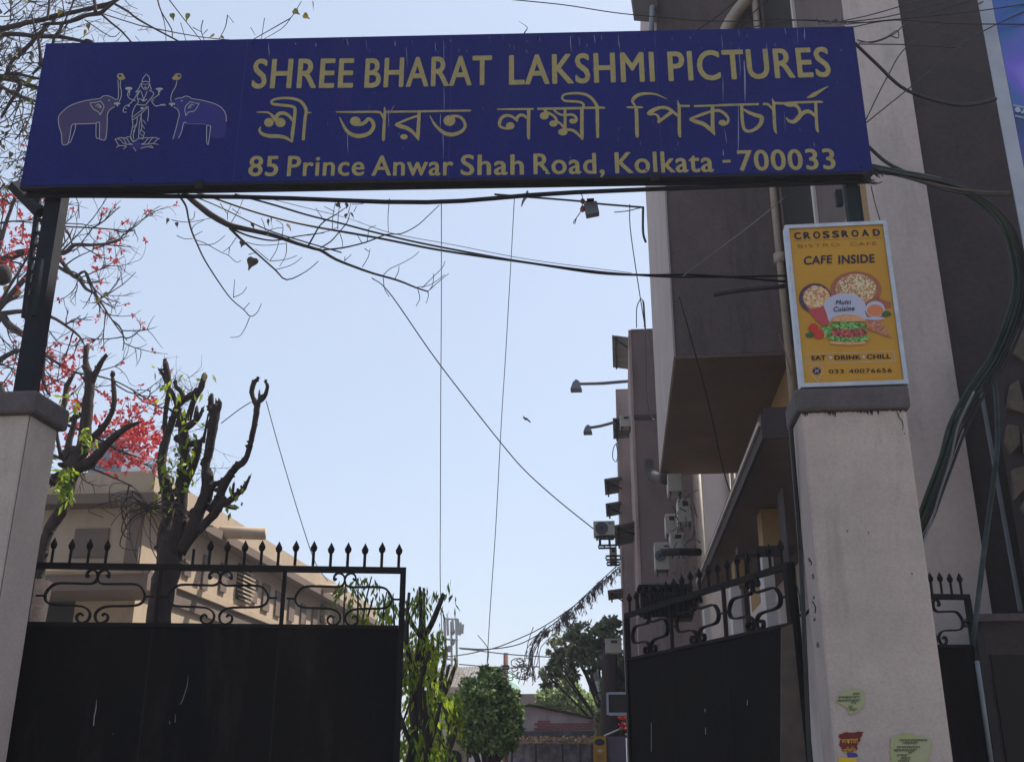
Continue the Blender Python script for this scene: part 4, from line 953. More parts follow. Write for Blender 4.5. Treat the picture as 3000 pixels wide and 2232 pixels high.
# side facade: mouldings and slots, laid out along the wall
def LV(px,py): return W(px,py,u=UL)
zs1=EYE+3.18
MB().box((UL+.001,VL+.3,zs1-.35),(UL+.06,VL+18,zs1-.02)).build('string_course',M['beiged'],lb)
MB().box((UL+.001,VL+.3,zs1-.02+.003),(UL+.12,VL+18,zs1+.1)).build('string_course',M['beige'],lb)
for x0,y0,x1,y1 in ((535,1640,555,1688),(590,1625,606,1730),(642,1650,660,1735),(731,1695,750,1765),(766,1710,786,1790),(803,1732,820,1806),(842,1752,858,1820),(878,1768,892,1830),(912,1782,925,1838),(975,1805,985,1850)):
    p=LV(x0,(y0+y1)/2); q=LV(x1,(y0+y1)/2); zt_=LV((x0+x1)/2,y0).z; zb_=LV((x0+x1)/2,y1).z
    v0,v1=sorted((p.y,q.y))
    MB().box((UL+.002,v0,zb_),(UL+.05,v1,zt_)).build('slot_panel',M['beiged'],lb)
for (xc,yt,yb,hw) in ((712,1655,1762,20),(948,1770,1828,11)):
    p0_=LV(xc-hw,(yt+yb)/2); p1_=LV(xc+hw,(yt+yb)/2); zt_=LV(xc,yt).z; zb_=LV(xc,yb).z
    MB().box((UL+.002,p0_.y,zb_),(UL+.012,p1_.y,zt_)).build('louvre_back',M['garage'],lb)
    n=9
    for i in range(n):
        f=math.sin(math.pi*(i+.7)/(n+.4))**.5; z=zb_+(zt_-zb_)*(i+.5)/n; vm=(p0_.y+p1_.y)/2; hv=abs(p1_.y-p0_.y)/2*f
        MB().prism([(UL+.013,vm-hv,z-.02),(UL+.013,vm+hv,z-.02),(UL+.15,vm+hv,z-.07),(UL+.15,vm-hv,z-.07)],(0,0,.035)).build('louvre',M['beige'],lb)
a=W(640,1557,u=UL+.2); b_=Vector((UL+1.15,a.y+.2,a.z-.02))
MB().tube([a-Vector((.3,0,0)),b_],.13,12).build('spout',M['beige'],lb,smooth=True)
a=W(930,1720,u=UL+.2)
MB().tube([a-Vector((.3,0,0)),Vector((UL+1.0,a.y+.2,a.z-.02))],.12,12).build('spout',M['beige'],lb,smooth=True)
tk=thing('far_tower_block','bluish grey far building showing between the red blossoms','building',(-18,34,0))
a=W(270,1290,v=34);b=W(352,1400,v=34)
MB().box((a.x,34,0),(b.x,37,a.z)).build('wall',M['tank'],tk); MB().box((a.x+.1,33.98,b.z+.6),(b.x-.6,33.998,b.z+.75)).build('ledge',M['beiged'],tk)

# ------------------------------------------------------------------ back of the lane
sh=thing('brick_shed','old gabled shed with bare brick band closing the end of the lane','shed',(-2.6,36,0))
vs=36.0
gab=[W(x,y,v=vs) for x,y in ((1488,2090),(1550,2068),(1650,2088),(1765,2112))]
gab=[Vector((gab[0].x,vs,0))]+gab+[Vector((gab[-1].x,vs,0))]
MB().prism(gab,(0,8,0)).build('gable_wall',M['shed'],sh)
rg=[W(x,y,v=vs-.15) for x,y in ((1480,2090),(1550,2066),(1650,2086),(1775,2112))]
m=MB()
for p,q in zip(rg,rg[1:]): m.prism([p,q,q+Vector((0,0,.06)),p+Vector((0,0,.06))],(0,8.3,0))
m.build('roof',M['dbrown'],sh)
r=random.Random(9); bx0=W(1565,2105,v=vs).x; bx1=W(1745,2105,v=vs).x; bz0=W(1600,2138,v=vs).z; bz1=W(1600,2108,v=vs).z
nb=MB(); row=0; z=bz0; first=None
while z<bz1-.05:
    x=bx0+(.11 if row%2 else 0)
    while x<bx1:
        cut=.25*math.sin((x-bx0)*1.7)+r.uniform(-.1,.1)
        if z< bz1-.06-max(0,cut)*.25:
            if first is None: first=MB().box((x,vs-.02,z),(x+.2,vs-.001,z+.065)).build('brick',M['brick'],sh); fx,fz=x,z; cnt=1
            elif cnt<240:
                o=first.copy(); COL.objects.link(o); o.parent=sh; o.location=(x-fx,r.uniform(-.004,.004),z-fz); cnt+=1
        x+=.215
    z+=.078; row+=1
MB().box((gab[0].x,vs-.5,W(1600,2165,v=vs).z),(gab[-1].x,vs-.002,W(1600,2142,v=vs).z)).build('sooty_lintel',M['sooty'],sh)
aw=thing('tin_lean_to','rusty tin lean-to roof and peeling bluish wall in front of the shed','lean-to',(-2.6,33,0))
a=W(1490,2165,v=33);b=W(1745,2165,v=33)
for i in range(18):
    x=a.x+(b.x-a.x)*i/18; w=(b.x-a.x)/18
    MB().prism([(x,33,a.z-.14),(x+w*.9,33,a.z-.14+.01),(x+w*.9,34.3,a.z+.06),(x,34.3,a.z+.05)],(0,0,.02)).build('sheet',M['roofsheet'],aw)
m=MB(); r=random.Random(12)
for k in range(500): leafcloud(m,Vector((r.uniform(a.x,b.x),r.uniform(33,34.2),a.z+r.uniform(-.12,.06))),(.06,.06,.02),2,.1,.04,r)
m.build('fallen_leaves',M['cut'],aw,kind='stuff')
MB().box((a.x-.1,34.4,0),(b.x,34.6,a.z-.1)).build('wall',M['bluewall'],aw)
for x in (1500,1570,1648,1700,1735): p=W(x,2200,v=33.1); MB().tube([(p.x,33.1,0),(p.x,33.1,a.z-.13)],.035,5).build('post',M['dbrown'],aw)
fb=thing('far_flat_building','long cream building with a parapet far behind the shed','building',(-4.5,62,0))
a=W(1430,2033,v=60);b=W(1760,2040,v=60)
MB().box((a.x,60,0),(b.x,68,a.z-.5)).build('wall',mat('cream_wall',(.36,.31,.24),.9,(.3,.26,.2),1),fb)
MB().box((a.x-.1,59.8,a.z-.5),(b.x,68,a.z)).build('parapet',M['beiged'],fb)
wt=thing('far_tank_building','small bluish rooftop room with dark water tanks beyond the trees','building',(-1,66,0))
a=W(1725,1995,v=58);b=W(1775,2060,v=58)
MB().box((a.x,58,0),(b.x,61,a.z)).build('wall',M['tank'],wt)
for i in (0,1):
    c=Vector((a.x+.4+i*.55,59,a.z)); MB().tube([c,c+Vector((0,0,.6)),c+Vector((0,0,.7))],[.22,.22,.1],10).build('water_tank',M['steel'],wt,smooth=True)
mg=thing('mint_gable_house','mint green gable house with a corrugated roof behind the round bush','house',(-5.6,50,0))
vg=50.0
pa=W(1440,1985,v=vg);pb=W(1470,1945,v=vg);pc=W(1492,1990,v=vg)
MB().prism([Vector((pa.x,vg,0)),Vector((pc.x,vg,0)),pc,pb,pa],(0,5,0)).build('gable_wall',M['mint'],mg)
ra=W(1285,1958,v=vg+1);rb=W(1462,1953,v=vg+1);rc=W(1440,2015,v=vg-2);rd=W(1270,2015,v=vg-2)
n=22
for i in range(n):
    t0=i/n;t1=(i+.8)/n
    A=ra.lerp(rb,t0);B=ra.lerp(rb,t1);C_=rd.lerp(rc,t1);D=rd.lerp(rc,t0)
    MB().prism([D,C_,B,A],(0,.03,.05)).build('roof_sheet',M['roofsheet'],mg)
MB().box((rd.x,vg-.5,0),(rc.x,vg+4,rd.z-.1)).build('wall',M['shed'],mg)

# cell tower
tw=thing('cell_tower','grey mobile phone antenna cluster on thin masts above the roofs','antenna tower',W(1330,1960,v=90))
vt=90.0
for x in (1304,1322,1337): 
    MB().tube([W(x+2,1960,v=vt),W(x,1820,v=vt)],.1,5).build('mast',M['antenna'],tw)
for (x0,y0,y1) in ((1301,1815,1868),(1310,1812,1860),(1325,1812,1850),(1335,1810,1862),(1341,1812,1858),(1349,1822,1860),(1356,1828,1855)):
    a=W(x0,y0,v=vt-1);b=W(x0+(2 if x0<1345 else -2),y1,v=vt-1)
    MB().prism([a+Vector((-.085,0,0)),a+Vector((.085,0,0)),b+Vector((.085,0,0)),b+Vector((-.085,0,0))],(0,.25,0)).build('antenna',M['antenna'],tw)
for y in (1812,1872,1930):
    MB().tube([W(1300,y,v=vt-.5),W(1342,y+2,v=vt-.5)],.09,5).build('cross_bar',M['antenna'],tw)
for y in (1850,1880,1900,1920): MB().ball(W(1306+(y%3)*10,y,v=vt-.8),.22,.15,.3,6,4).build('equipment_box',M['steel'],tw)
a=W(1305,1955,v=vt);MB().box((a.x,vt,0),(W(1345,1955,v=vt).x,vt+3,a.z)).build('base',M['rust'],tw)

# utility pole
up=thing('utility_pole','rusty utility pole hung with coiled cables behind the round bush','utility pole',(W(1480,2240,v=40).x,40,0))
p=W(1482,1912,v=40)
MB().tube([(p.x-.02,40,0),(p.x,40,p.z)],[.1,.09],8).build('pole',M['rust'],up,smooth=True)
MB().box((p.x-.12,39.85,p.z-.6),(p.x+.12,40.15,p.z-.45)).build('bracket',M['steel'],up)
m=MB(); r=random.Random(21)
for k in range(13):
    x,y=1490+r.uniform(0,60),1925+r.uniform(0,60); R_=r.uniform(8,22); pts=[]
    for i in range(9):
        a=i*math.pi/4*r.uniform(.8,1.1)+k; pts.append(W(x+R_*math.cos(a),y+R_*.8*math.sin(a)+i*2,v=39.7+r.uniform(-.3,.3)))
    m.tube(pts,.022,3,smooth=2)
m.build('coiled_cables',M['dry'],up,kind='stuff')

# ------------------------------------------------------------------ small street furniture at the lane end
o=thing('roadside_banner','orange upright banner with an oval logo by the mauve wall','banner',(W(1755,2232,v=22).x,22,0))
a=W(1738,2156,v=22);b=W(1775,2156,v=22)
MB().box((a.x,22,.3),(b.x,22.03,a.z)).build('panel',M['yellow'],o)
c=((a.x+b.x)/2); zc=W(1755,2173,v=22).z
MB().prism([(c+.1*math.cos(k*math.pi/8),21.99,zc+.065*math.sin(k*math.pi/8)) for k in range(16)],(0,.008,0)).build('oval_logo',M['ink'],o)
MB().prism([(c+.05*math.cos(k*math.pi/6),21.99,zc-.16+.03*math.sin(k*math.pi/6)) for k in range(12)],(0,.008,0)).build('round_mark',M['hat'],o)
m=MB()
for j,(w_,dz) in enumerate(((.07,.25),(.08,.29),(.06,.33))): m.box((c-w_,21.99,zc-dz-.008),(c+w_,21.998,zc-dz+.008))
m.build('lettering',M['thinink'],o)
tag(MB().box((b.x+.02,22.1,0),(W(1835,2200,v=22).x,22.3,W(1800,2156,v=22.1).z)).build('mauve_wall',M['mauve']),'low mauve wall to the right of the orange banner','wall')
o=thing('framed_board','dark panel in a pale frame sticking out beside the right gate','panel',W(1808,2090,v=16))
a=W(1780,2032,v=16);b=W(1840,2088,v=16)
MB().box((a.x,16,b.z),(b.x,16.05,a.z)).build('panel',M['dbrown'],o)
for q in (((a.x-.02,15.98,b.z-.02),(a.x+.012,16.06,a.z+.02)),((a.x+.013,15.98,a.z-.008),(b.x,16.06,a.z+.025)),((a.x+.013,15.98,b.z-.03),(b.x,16.06,b.z+.008))):
    MB().box(*q).build('frame_bar',M['bannerw'],o)
r=random.Random(4); m=MB()
for k in range(16):
    p=W(r.uniform(1808,1832),r.uniform(2098,2140),v=17); m.ball(p,r.uniform(.012,.028),None,None,5,4,.3)
tag(m.build('red_blossom_shrub',M['petal']),'few red blossoms of a shrub just left of the right gate','shrub')
tag(MB().tube([W(1770,2155,v=17),W(1828,2130,v=17)],.015,5).build('leaning_pipe',M['greypipe']),'thin pale pipe leaning above the orange banner','pipe')
o=tag(MB().prism([W(x,y,v=21) for x,y in ((1328,2158),(1330,2150),(1362,2154),(1368,2160),(1368,2300),(1318,2300))],(0,.25,0)).build('gate_stub_pillar',M['beige'],bevel=.02),'short beige wall end with a dark hole below the round bush','wall')
o2=MB().prism([W(1330+22*math.cos(k*math.pi/6),2222+26*math.sin(k*math.pi/6),v=20.96) for k in range(12)],(0,.03,0)).build('dark_hole',M['garage'],o)
tag(MB().prism([W(x,y,v=16.5) for x,y in ((1228,2072),(1250,2080),(1250,2115),(1240,2118),(1223,2110),(1228,2095))],(0,.02,0)).build('beige_scrap_board',M['beige']),'small torn beige board caught among the hedge trunks','board')

# ------------------------------------------------------------------ vegetation helpers
def limb(par, T, pts, wid, v, name='branch', m='bark', sides=8, dv=0.0, smooth=3, jit=.07, mb=None):
    ox,oy,s_=T; P=[]; Rr=[]
    n=len(pts)
    if len(wid)!=n: wid=[wid[0]+(wid[-1]-wid[0])*i/(n-1) for i in range(n)]
    for i,(x,y) in enumerate(pts):
        vv=v+dv*i/(n-1) if not callable(v) else v(i); p=W(ox+x/s_,oy+y/s_,v=vv); P.append(p); Rr.append(max(pxr(wid[i]/s_,p)*.5,.0012))
    b=mb or MB(); b.tube(P,Rr,sides,smooth=smooth,jit=jit)
    if jit>.1:
        for i in range(len(P)-1):
            for _ in range(2):
                c=P[i].lerp(P[i+1],rnd.random()); d=Vector((rnd.uniform(-1,1),rnd.uniform(-.6,0),rnd.uniform(-.6,1))).normalized(); q=Rr[i]
                b.tube([c,c+d*q*1.05,c+d*q*rnd.uniform(1.2,1.7)],[q*.7,q*rnd.uniform(.3,.55),q*rnd.uniform(.08,.3)],5,jit=.3)
        e=P[-1]; d=(P[-1]-P[-2]).normalized()
        for _ in range(3):
            o_=Vector((rnd.uniform(-1,1),0,rnd.uniform(-1,1)))*Rr[-1]*.6; b.tube([e+o_-d*.02,e+o_+d*rnd.uniform(.01,.05)],[Rr[-1]*.5,Rr[-1]*.12],4,jit=.2)
    if mb is None: return b.build(name,M[m],par,smooth=True)
    return P
def twig(mb, p, d, ln, rad, r, depth, tips, curl=.35, grav=0.0, seg=5):
    P=[p]; q=p.copy(); dd=d.normalized(); bend=Vector((r.uniform(-1,1),r.uniform(-.5,.5),r.uniform(-1,1)))*curl
    for i in range(seg):
        dd=(dd+bend/seg+Vector((r.uniform(-.12,.12),r.uniform(-.12,.12),r.uniform(-.12,.12)+grav/seg))).normalized(); q=q+dd*ln/seg; P.append(q.copy())
    mb.tube(P,[rad*(1-.55*i/seg) for i in range(seg+1)],3,cap=False)
    if depth>0:
        for k in range(r.choice((2,3,3,4))):
            i=r.randint(1,seg); dv=(P[i]-P[i-1]).normalized(); nd=(dv+Vector((r.uniform(-1,1),r.uniform(-.6,.6),r.uniform(-1,1)))*.9).normalized()
            twig(mb,P[i],nd,ln*r.uniform(.45,.75),rad*.62,r,depth-1,tips,curl,grav,seg)
    tips.append((P[-1],dd))
def heartleaf(size):                          # peepal leaf, hanging along -z
    pts=[(0,.0),(.22,.08),(.42,-.05),(.46,-.28),(.34,-.55),(.16,-.8),(.03,-1.25),(-.03,-1.25),(-.16,-.8),(-.34,-.55),(-.46,-.28),(-.42,-.05),(-.22,.08)]
    m=MB(); vs=[(x*size,.05*size*abs(x)*4,z*size) for x,z in pts]; vs.append((0,0,-.4*size)); c=len(pts)
    m.add(vs,[(i,(i+1)%c,c) for i in range(c)]); return m
LEAFPROTO={}
def put_leaf(par, p, size, kind, r, tilt=.9):
    key=(kind,)
    if key not in LEAFPROTO:
        me=bpy.data.meshes.new('leaf'); h=heartleaf(1.0); me.from_pydata(h.v,[],h.f); me.materials.append(M[kind]); LEAFPROTO[key]=me
    o=bpy.data.objects.new('leaf',LEAFPROTO[key]); COL.objects.link(o); o.parent=par; o.location=p-par.location; o.scale=(size*r.uniform(.6,1),)*1+(size,size)
    o.rotation_euler=(r.uniform(-.5,.5),r.uniform(-tilt,tilt),r.uniform(-1.2,1.2)); return o

# ------------------------------------------------------------------ peepal tree, top left
pe=thing('peepal_tree','bare spreading tree with a few heart-shaped leaves behind the upper left corner of the sign','tree',(W(-900,1000,v=8).x,8.5,0))
T5=(0,0,5.5); T2=(0,0,2.22)
tr=Vector(pe.location)
MB().tube([tr,tr+Vector((.1,0,2.5)),tr+Vector((.3,-.1,4.4)),tr+Vector((.9,-.2,6.0))],[.35,.3,.26,.16],10,smooth=3,jit=.05).build('trunk',M['bark'],pe,smooth=True)
for src,k in (((0,470),0),((0,555),1),((0,1240),2),((0,1390),3)):
    e=W(src[0]/5.5,src[1]/5.5,v=7.0+.25*k); s=tr+Vector((.3,-.1,4.2-.35*k))
    MB().tube([s,s.lerp(e,.5)+Vector((0,0,.25)),e],[.12,.07,.035],7,smooth=4,jit=.06).build('branch',M['bark2'],pe,smooth=True)
for pts,wd,v in (([(0,470),(200,430),(430,370),(700,320),(900,260),(1150,210),(1400,150),(1600,110),(1800,50),(1950,-40)],[80,75,72,66,80,66,62,80,60,45],7.0),
  ([(1820,60),(1700,150),(1600,220),(1400,250),(1250,310),(1050,370),(800,390),(650,400)],[45,55,70,62,60,55,45,20],7.0),
  ([(0,555),(300,555),(600,590),(900,590),(1100,620),(1300,660),(1420,680)],[75,68,66,62,58,48,42],7.25),
  ([(750,380),(700,480),(600,580),(480,720),(350,850),(200,980),(120,1150)],[50,55,60,62,60,58,60],7.1),
  ([(350,1330),(280,1480),(200,1600),(100,1760),(20,1900)],[62,58,50,46,40],7.4),
  ([(0,1240),(250,1290),(450,1370),(660,1440)],[100,92,80,60],7.5),([(80,1190),(270,1190),(400,1220),(690,1285)],[40,70,45,38],7.5),
  ([(0,1390),(250,1520),(450,1600),(640,1650)],[55,55,50,40],7.75),([(700,1030),(600,1120),(520,1200)],[50,45,36],7.4),
  ([(1000,390),(960,500),(880,600),(850,720),(800,900)],[45,50,45,40,30],7.2),
  ([(1850,70),(2050,180),(2203,300),(2500,470),(2900,680)],[38,34,32,28,24],7.0),
  ([(1640,240),(1800,380),(1950,500),(2120,690)],[34,32,30,26],7.05),([(1680,235),(2203,400),(2380,440),(3230,600),(4000,670)],[16,18,18,14,12],7.1),
  ([(800,-60),(790,120),(760,330)],[26,34,40],6.9),([(510,240),(545,400),(585,570)],[26,28,30],6.9),([(610,590),(640,780),(660,1000),(650,1060)],[40,45,62,30],7.3),
  ([(1500,-40),(1530,60),(1540,200)],[45,50,60],6.9),([(1200,-40),(1150,120),(1050,330),(1000,420)],[30,26,22,20],6.9),([(400,420),(560,100),(600,-40)],[12,12,10],6.8),
  ([(60,240),(250,90),(380,-20)],[20,18,14],6.9),([(0,270),(180,260),(330,170),(480,30)],[14,16,14,12],6.9)):
    limb(pe,T5,pts,wd,v,m='bark2',sides=7)
m=MB(); r=random.Random(31); tips=[]
for pts,wd in (([(1025,0),(1050,80),(1115,190),(1120,250)],9),([(1030,30),(1070,150),(1080,270)],6),([(1100,0),(1200,130),(1320,280)],7),([(1890,120),(1750,200),(1600,285)],8),([(1890,120),(1830,190),(1680,275)],6),([(1890,120),(1920,80),(1960,10)],6),([(1720,120),(1700,260)],5),([(1630,180),(1660,230)],4),
   ([(1320,135),(1308,200),(1335,280)],7),([(1255,180),(1310,210)],6),([(1350,195),(1320,225)],6),([(1480,100),(1465,180),(1425,255)],7),([(1175,150),(1190,200),(1215,285)],5),([(1520,150),(1485,105)],4),([(700,60),(840,110),(900,105)],5),([(550,130),(720,240),(780,210)],7),([(400,215),(520,170),(660,125)],6),([(810,0),(850,40),(895,60)],5),
   ([(2330,355+0),(2340,400)],2)):
    limb(pe,T2,pts,[wd,wd*.7],6.9,m='bark2',sides=4,mb=m,smooth=3,jit=0)
r=random.Random(8)
for k in range(210):
    x,y=r.uniform(-40,200),r.uniform(-20,560); p=W(x,y,v=r.uniform(6.6,8.2)); a=r.uniform(0,6.28)
    twig(m,p,Vector((math.cos(a),r.uniform(-.3,.3),math.sin(a))),r.uniform(.12,.4),r.uniform(.003,.008),r,1,tips,.5)
for k in range(46):
    x,y=r.uniform(60,420),r.uniform(-10,150)
    if y>115 and x>120: continue
    p=W(x,y,v=r.uniform(6.6,7.6)); a=r.uniform(0,6.28); twig(m,p,Vector((math.cos(a),0,math.sin(a))),r.uniform(.1,.22),r.uniform(.002,.004),r,1,tips,.4)
m.build('twigs',M['bark2'],pe,kind='stuff')
for (x,y,s_,kd) in ((503,52,.062,'leaf'),(550,52,.062,'leaf'),(860,42,.06,'leaf'),(889,55,.066,'leafy'),(915,17,.062,'leaf'),(257,83,.055,'leafy'),(249,100,.06,'leafy'),(626,112,.05,'leafy'),(648,118,.035,'leafy')):
    put_leaf(pe,W(x,y-12,v=6.85),s_,kd,r)
for (x,y,kd) in ((365,210,'leaf'),(200,40,'leafd'),(430,0,'leaf'),(875,110,'leafy'),(1100,60,'leaf'),(980,180,'leafy'),(115,690,'leafy'),(245,760,'leafd'),(500,860,'leafd'),(550,1440,'leaf'),(490,1290,'leaf'),(20,190,'leafd'),(15,720,'leafd'),(20,1040,'leafd'),(750,480,'leafd'),(280,800,'leafd'),(680,880,'leaf'),(700,960,'leafd'),(500,920,'leafd')):
    put_leaf(pe,W(x/5.5,y/5.5-3,v=6.85),.06*r.uniform(.7,1.1),kd,r)
for k in range(46):
    put_leaf(pe,W(r.uniform(-5,95 if k%2 else 60),r.uniform(150,560),v=r.uniform(6.8,8)),r.uniform(.03,.06),r.choice(('leafd','leafd','leafy','leaf')),r)
m=MB(); p=W(252,122,v=5.6)
# bough ends resting on the sign's upper edge
limb(pe,T5,[(1300,700),(1400,660),(1480,690)],[40,60,70],5.2,m='bark2')

# ------------------------------------------------------------------ low branch hanging behind the sign
hb=thing('hanging_branch','thin bare branch with a few dry leaves hanging below the sign','branch',W(520,500,v=7.5))
A3=(450,540,3.592);A4=(900,540,3.592); VH=7.0
for T,pts,wd in ((A3,[(250,20),(350,120),(420,180),(520,260),(600,320),(720,390),(830,440),(1150,510),(1300,550),(1500,620),(1700,680)],[48,52,60,66,68,66,60,50,46,40,34]),
  (A4,[(84,680),(150,700),(300,790),(500,870),(700,940),(950,1010),(1150,1090),(1275,1130)],[32,34,30,27,25,22,18,16]),
  (A3,[(800,460),(900,560),(1000,650),(1100,740),(1280,900),(1400,1005),(1600,920),(1735,810)],[30,28,24,20,18,15,10,8]),
  (A3,[(250,60),(270,120),(340,230),(365,350),(400,490),(450,610),(540,800),(700,1050),(820,1210),(950,1320),(1020,1390),(1090,1350),(1135,1255)],[22,22,22,20,20,18,16,14,12,11,11,8,7]),
  (A3,[(810,460),(960,530),(1150,580),(1300,590),(1500,550),(1796,510)],[24,20,18,16,14,12]),
  (A4,[(10,650),(60,560),(130,440),(210,370),(300,320),(430,230)],[22,18,16,14,12,9]),(A4,[(140,670),(250,600),(330,510),(420,400),(450,300)],[16,14,13,11,8]),
  (A4,[(170,690),(370,670),(620,610),(830,530),(990,520),(1150,440),(1260,345),(1390,220)],[20,18,16,15,12,11,10,8])):
    limb(hb,T,pts,wd,VH,m='bark2',sides=6,jit=.04)
m=MB(); w_=9
for T,pts in ((A3,[(1010,1400),(960,1520),(900,1600),(805,1610)]),(A3,[(440,585),(540,620),(700,710),(790,750),(870,820),(920,800)]),(A3,[(470,635),(600,635),(680,600),(750,540)]),(A3,[(245,540),(330,575),(420,570)]),(A3,[(370,380),(420,360),(435,285)]),
  (A3,[(190,375),(360,400),(610,355)]),(A3,[(840,1190),(852,1005)]),(A3,[(840,1190),(930,1150),(980,1080)]),(A3,[(945,1320),(1010,1245)]),(A3,[(870,560),(800,660),(730,710)]),(A3,[(800,660),(790,745)]),(A3,[(1280,900),(1450,850),(1560,770)]),
  (A3,[(1220,810),(1400,790),(1510,750)]),(A3,[(1220,810),(1290,700),(1320,590)]),(A3,[(1400,620),(1390,750),(1325,865)]),(A3,[(400,490),(430,430),(530,380)]),(A3,[(430,540),(515,495)]),(A3,[(1210,800),(1140,740),(1070,680)]),(A3,[(1000,740),(1060,725),(1110,740)]),
  (A3,[(1180,490),(1160,420),(1135,360)]),(A3,[(1190,500),(1280,465),(1360,460)]),(A3,[(1350,560),(1360,430),(1290,380)]),(A3,[(780,370),(780,300),(820,210)]),(A3,[(820,400),(900,260),(940,160)]),(A3,[(700,200),(780,320)]),(A3,[(830,260),(900,310)]),(A3,[(980,610),(1100,640),(1250,640),(1400,620)]),
  (A4,[(865,150),(850,350),(855,510)]),(A4,[(0,540),(200,500),(330,450)]),(A4,[(580,870),(640,770),(662,680)]),(A4,[(605,675),(650,710)]),(A4,[(390,810),(465,740)]),(A4,[(395,800),(398,760)]),(A4,[(800,960),(870,890),(1000,830),(1120,760),(1175,710)]),(A4,[(920,1000),(960,920),(965,860)]),
  (A4,[(1210,1090),(1320,980),(1420,880),(1450,810)]),(A4,[(1270,1130),(1320,1060),(1330,940)]),(A4,[(1290,1110),(1400,1010),(1490,940)]),(A4,[(1150,1085),(1290,1060),(1450,950)]),(A4,[(1165,1110),(1185,1200),(1145,1285)]),(A4,[(1270,1135),(1275,1180),(1250,1255)]),
  (A4,[(800,985),(815,1100),(865,1185)]),(A4,[(340,510),(370,600),(370,670)]),(A4,[(580,625),(530,540)]),(A4,[(630,610),(650,460)]),(A4,[(655,460),(725,435)]),(A4,[(265,480),(270,340),(300,170)]),(A4,[(320,470),(330,300),(350,180)]),(A4,[(180,390),(90,250)]),(A4,[(430,310),(460,200)]),(A4,[(490,290),(520,230)]),(A4,[(290,290),(180,235)]),(A4,[(470,210),(560,210),(650,185)])):
    limb(hb,T,pts,[w_,w_*.7],VH-.02,mb=m,sides=4,smooth=3,jit=0)
m.build('twigs',M['bark2'],hb,kind='stuff')
for T,x,y,s_,kd in ((A3,150,360,.04,'leafd'),(A3,240,400,.045,'leafd'),(A3,1230,340,.06,'leafd'),(A3,1200,370,.05,'leafd'),(A3,1040,405,.045,'leafd'),(A3,1420,420,.06,'leafd'),(A3,1250,440,.045,'leafd'),(A3,1210,510,.05,'leafd'),(A3,940,600,.055,'leafd'),(A3,920,640,.04,'leafd'),(A3,910,295,.03,'leafd'),
   (A4,310,200,.055,'leafd'),(A4,420,200,.05,'leafd'),(A4,405,310,.055,'leafd'),(A4,470,300,.045,'leafd')):
    put_leaf(hb,W(T[0]+x/T[2],T[1]+y/T[2],v=VH-.04),s_,kd,r,.8)

o=put_leaf(hb,W(450+1050/3.592,540+775/3.592,v=VH-.04),.085,'leafd',r,.1); o.rotation_euler=(.1,.3,.15); o.scale=(.1,.1,.085)
# ------------------------------------------------------------------ coral tree with red flowers
ct=thing('coral_tree','bare branching tree full of small red blossoms behind the left pillar','tree',(W(-60,1500,v=13).x,13,0))
B2=(0,540,2.582); VT=13.0
q=W(-80,1500,v=VT); tb=Vector(ct.location)
MB().tube([tb,Vector((tb.x-.1,13,3)),W(-90,1150,v=VT),W(-60,1000,v=VT)],[.3,.26,.2,.16],9,smooth=4,jit=.05).build('trunk',M['bark'],ct,smooth=True)
LIMBS=[([(-150,1200),(0,1000),(60,1060),(150,1120),(240,1180),(330,1280)],[80,62,60,50,40,30]),([(-200,900),(-80,650),(0,590),(150,520),(270,510),(480,520),(560,460),(680,460),(800,450),(900,425),(935,370)],[90,80,66,60,46,40,32,26,20,14,8]),
([(-150,1100),(200,700),(330,560),(440,560),(540,680),(600,720),(650,790),(720,830),(780,920),(830,1000),(900,1100),(960,1180)],[60,40,34,30,30,28,24,18,14,12,9,7]),
([(400,600),(560,690),(640,660),(690,750),(760,900)],[26,22,20,16,10]),([(0,980),(200,960),(380,1000),(500,1070),(600,1150),(640,1220)],[40,30,24,20,16,9]),
([(-100,1400),(120,1260),(310,1280),(480,1380),(600,1430),(740,1450),(900,1500),(1060,1590),(1150,1640)],[50,36,22,18,15,12,10,8,6]),([(300,300),(490,320),(700,330),(1010,355)],[12,12,12,8]),([(-50,300),(100,280),(280,295)],[12,12,8]),
([(-150,1500),(0,1650),(200,1750),(450,1800),(700,1900),(900,2010),(1100,2080)],[60,50,36,26,20,14,8]),([(0,1500),(150,1900),(400,2050),(700,2150),(1000,2280)],[40,34,26,18,8]),
([(330,1300),(330,1500),(380,1600)],[30,24,14]),([(-100,800),(0,450),(60,250),(130,60),(150,-60)],[50,36,26,20,12]),([(-60,1000),(80,760),(180,600),(260,420),(300,120)],[30,22,16,12,8])]
m=MB(); r=random.Random(77); tips=[]
for pts,wd in LIMBS:
    limb(ct,B2,pts,wd,VT,m='bark2',sides=6,jit=.05)
    P=[W(B2[0]+x/B2[2],B2[1]+y/B2[2],v=VT) for x,y in pts]
    for a,b in zip(P,P[1:]):
        if b.x<W(-60,900,v=VT).x: continue
        L_=(b-a).length; k=max(1,int(L_*4.6))
        for i in range(k):
            p=a.lerp(b,r.random()); d=(b-a).normalized(); nd=(d*.7+Vector((r.uniform(-1,1),r.uniform(-.7,.7),r.uniform(-1,1)))*.9).normalized()
            twig(m,p,nd,r.uniform(.3,.72),r.uniform(.011,.018),r,2,tips,1.0,.25)
m.build('twigs',M['bark2'],ct,kind='stuff')
fl=MB()
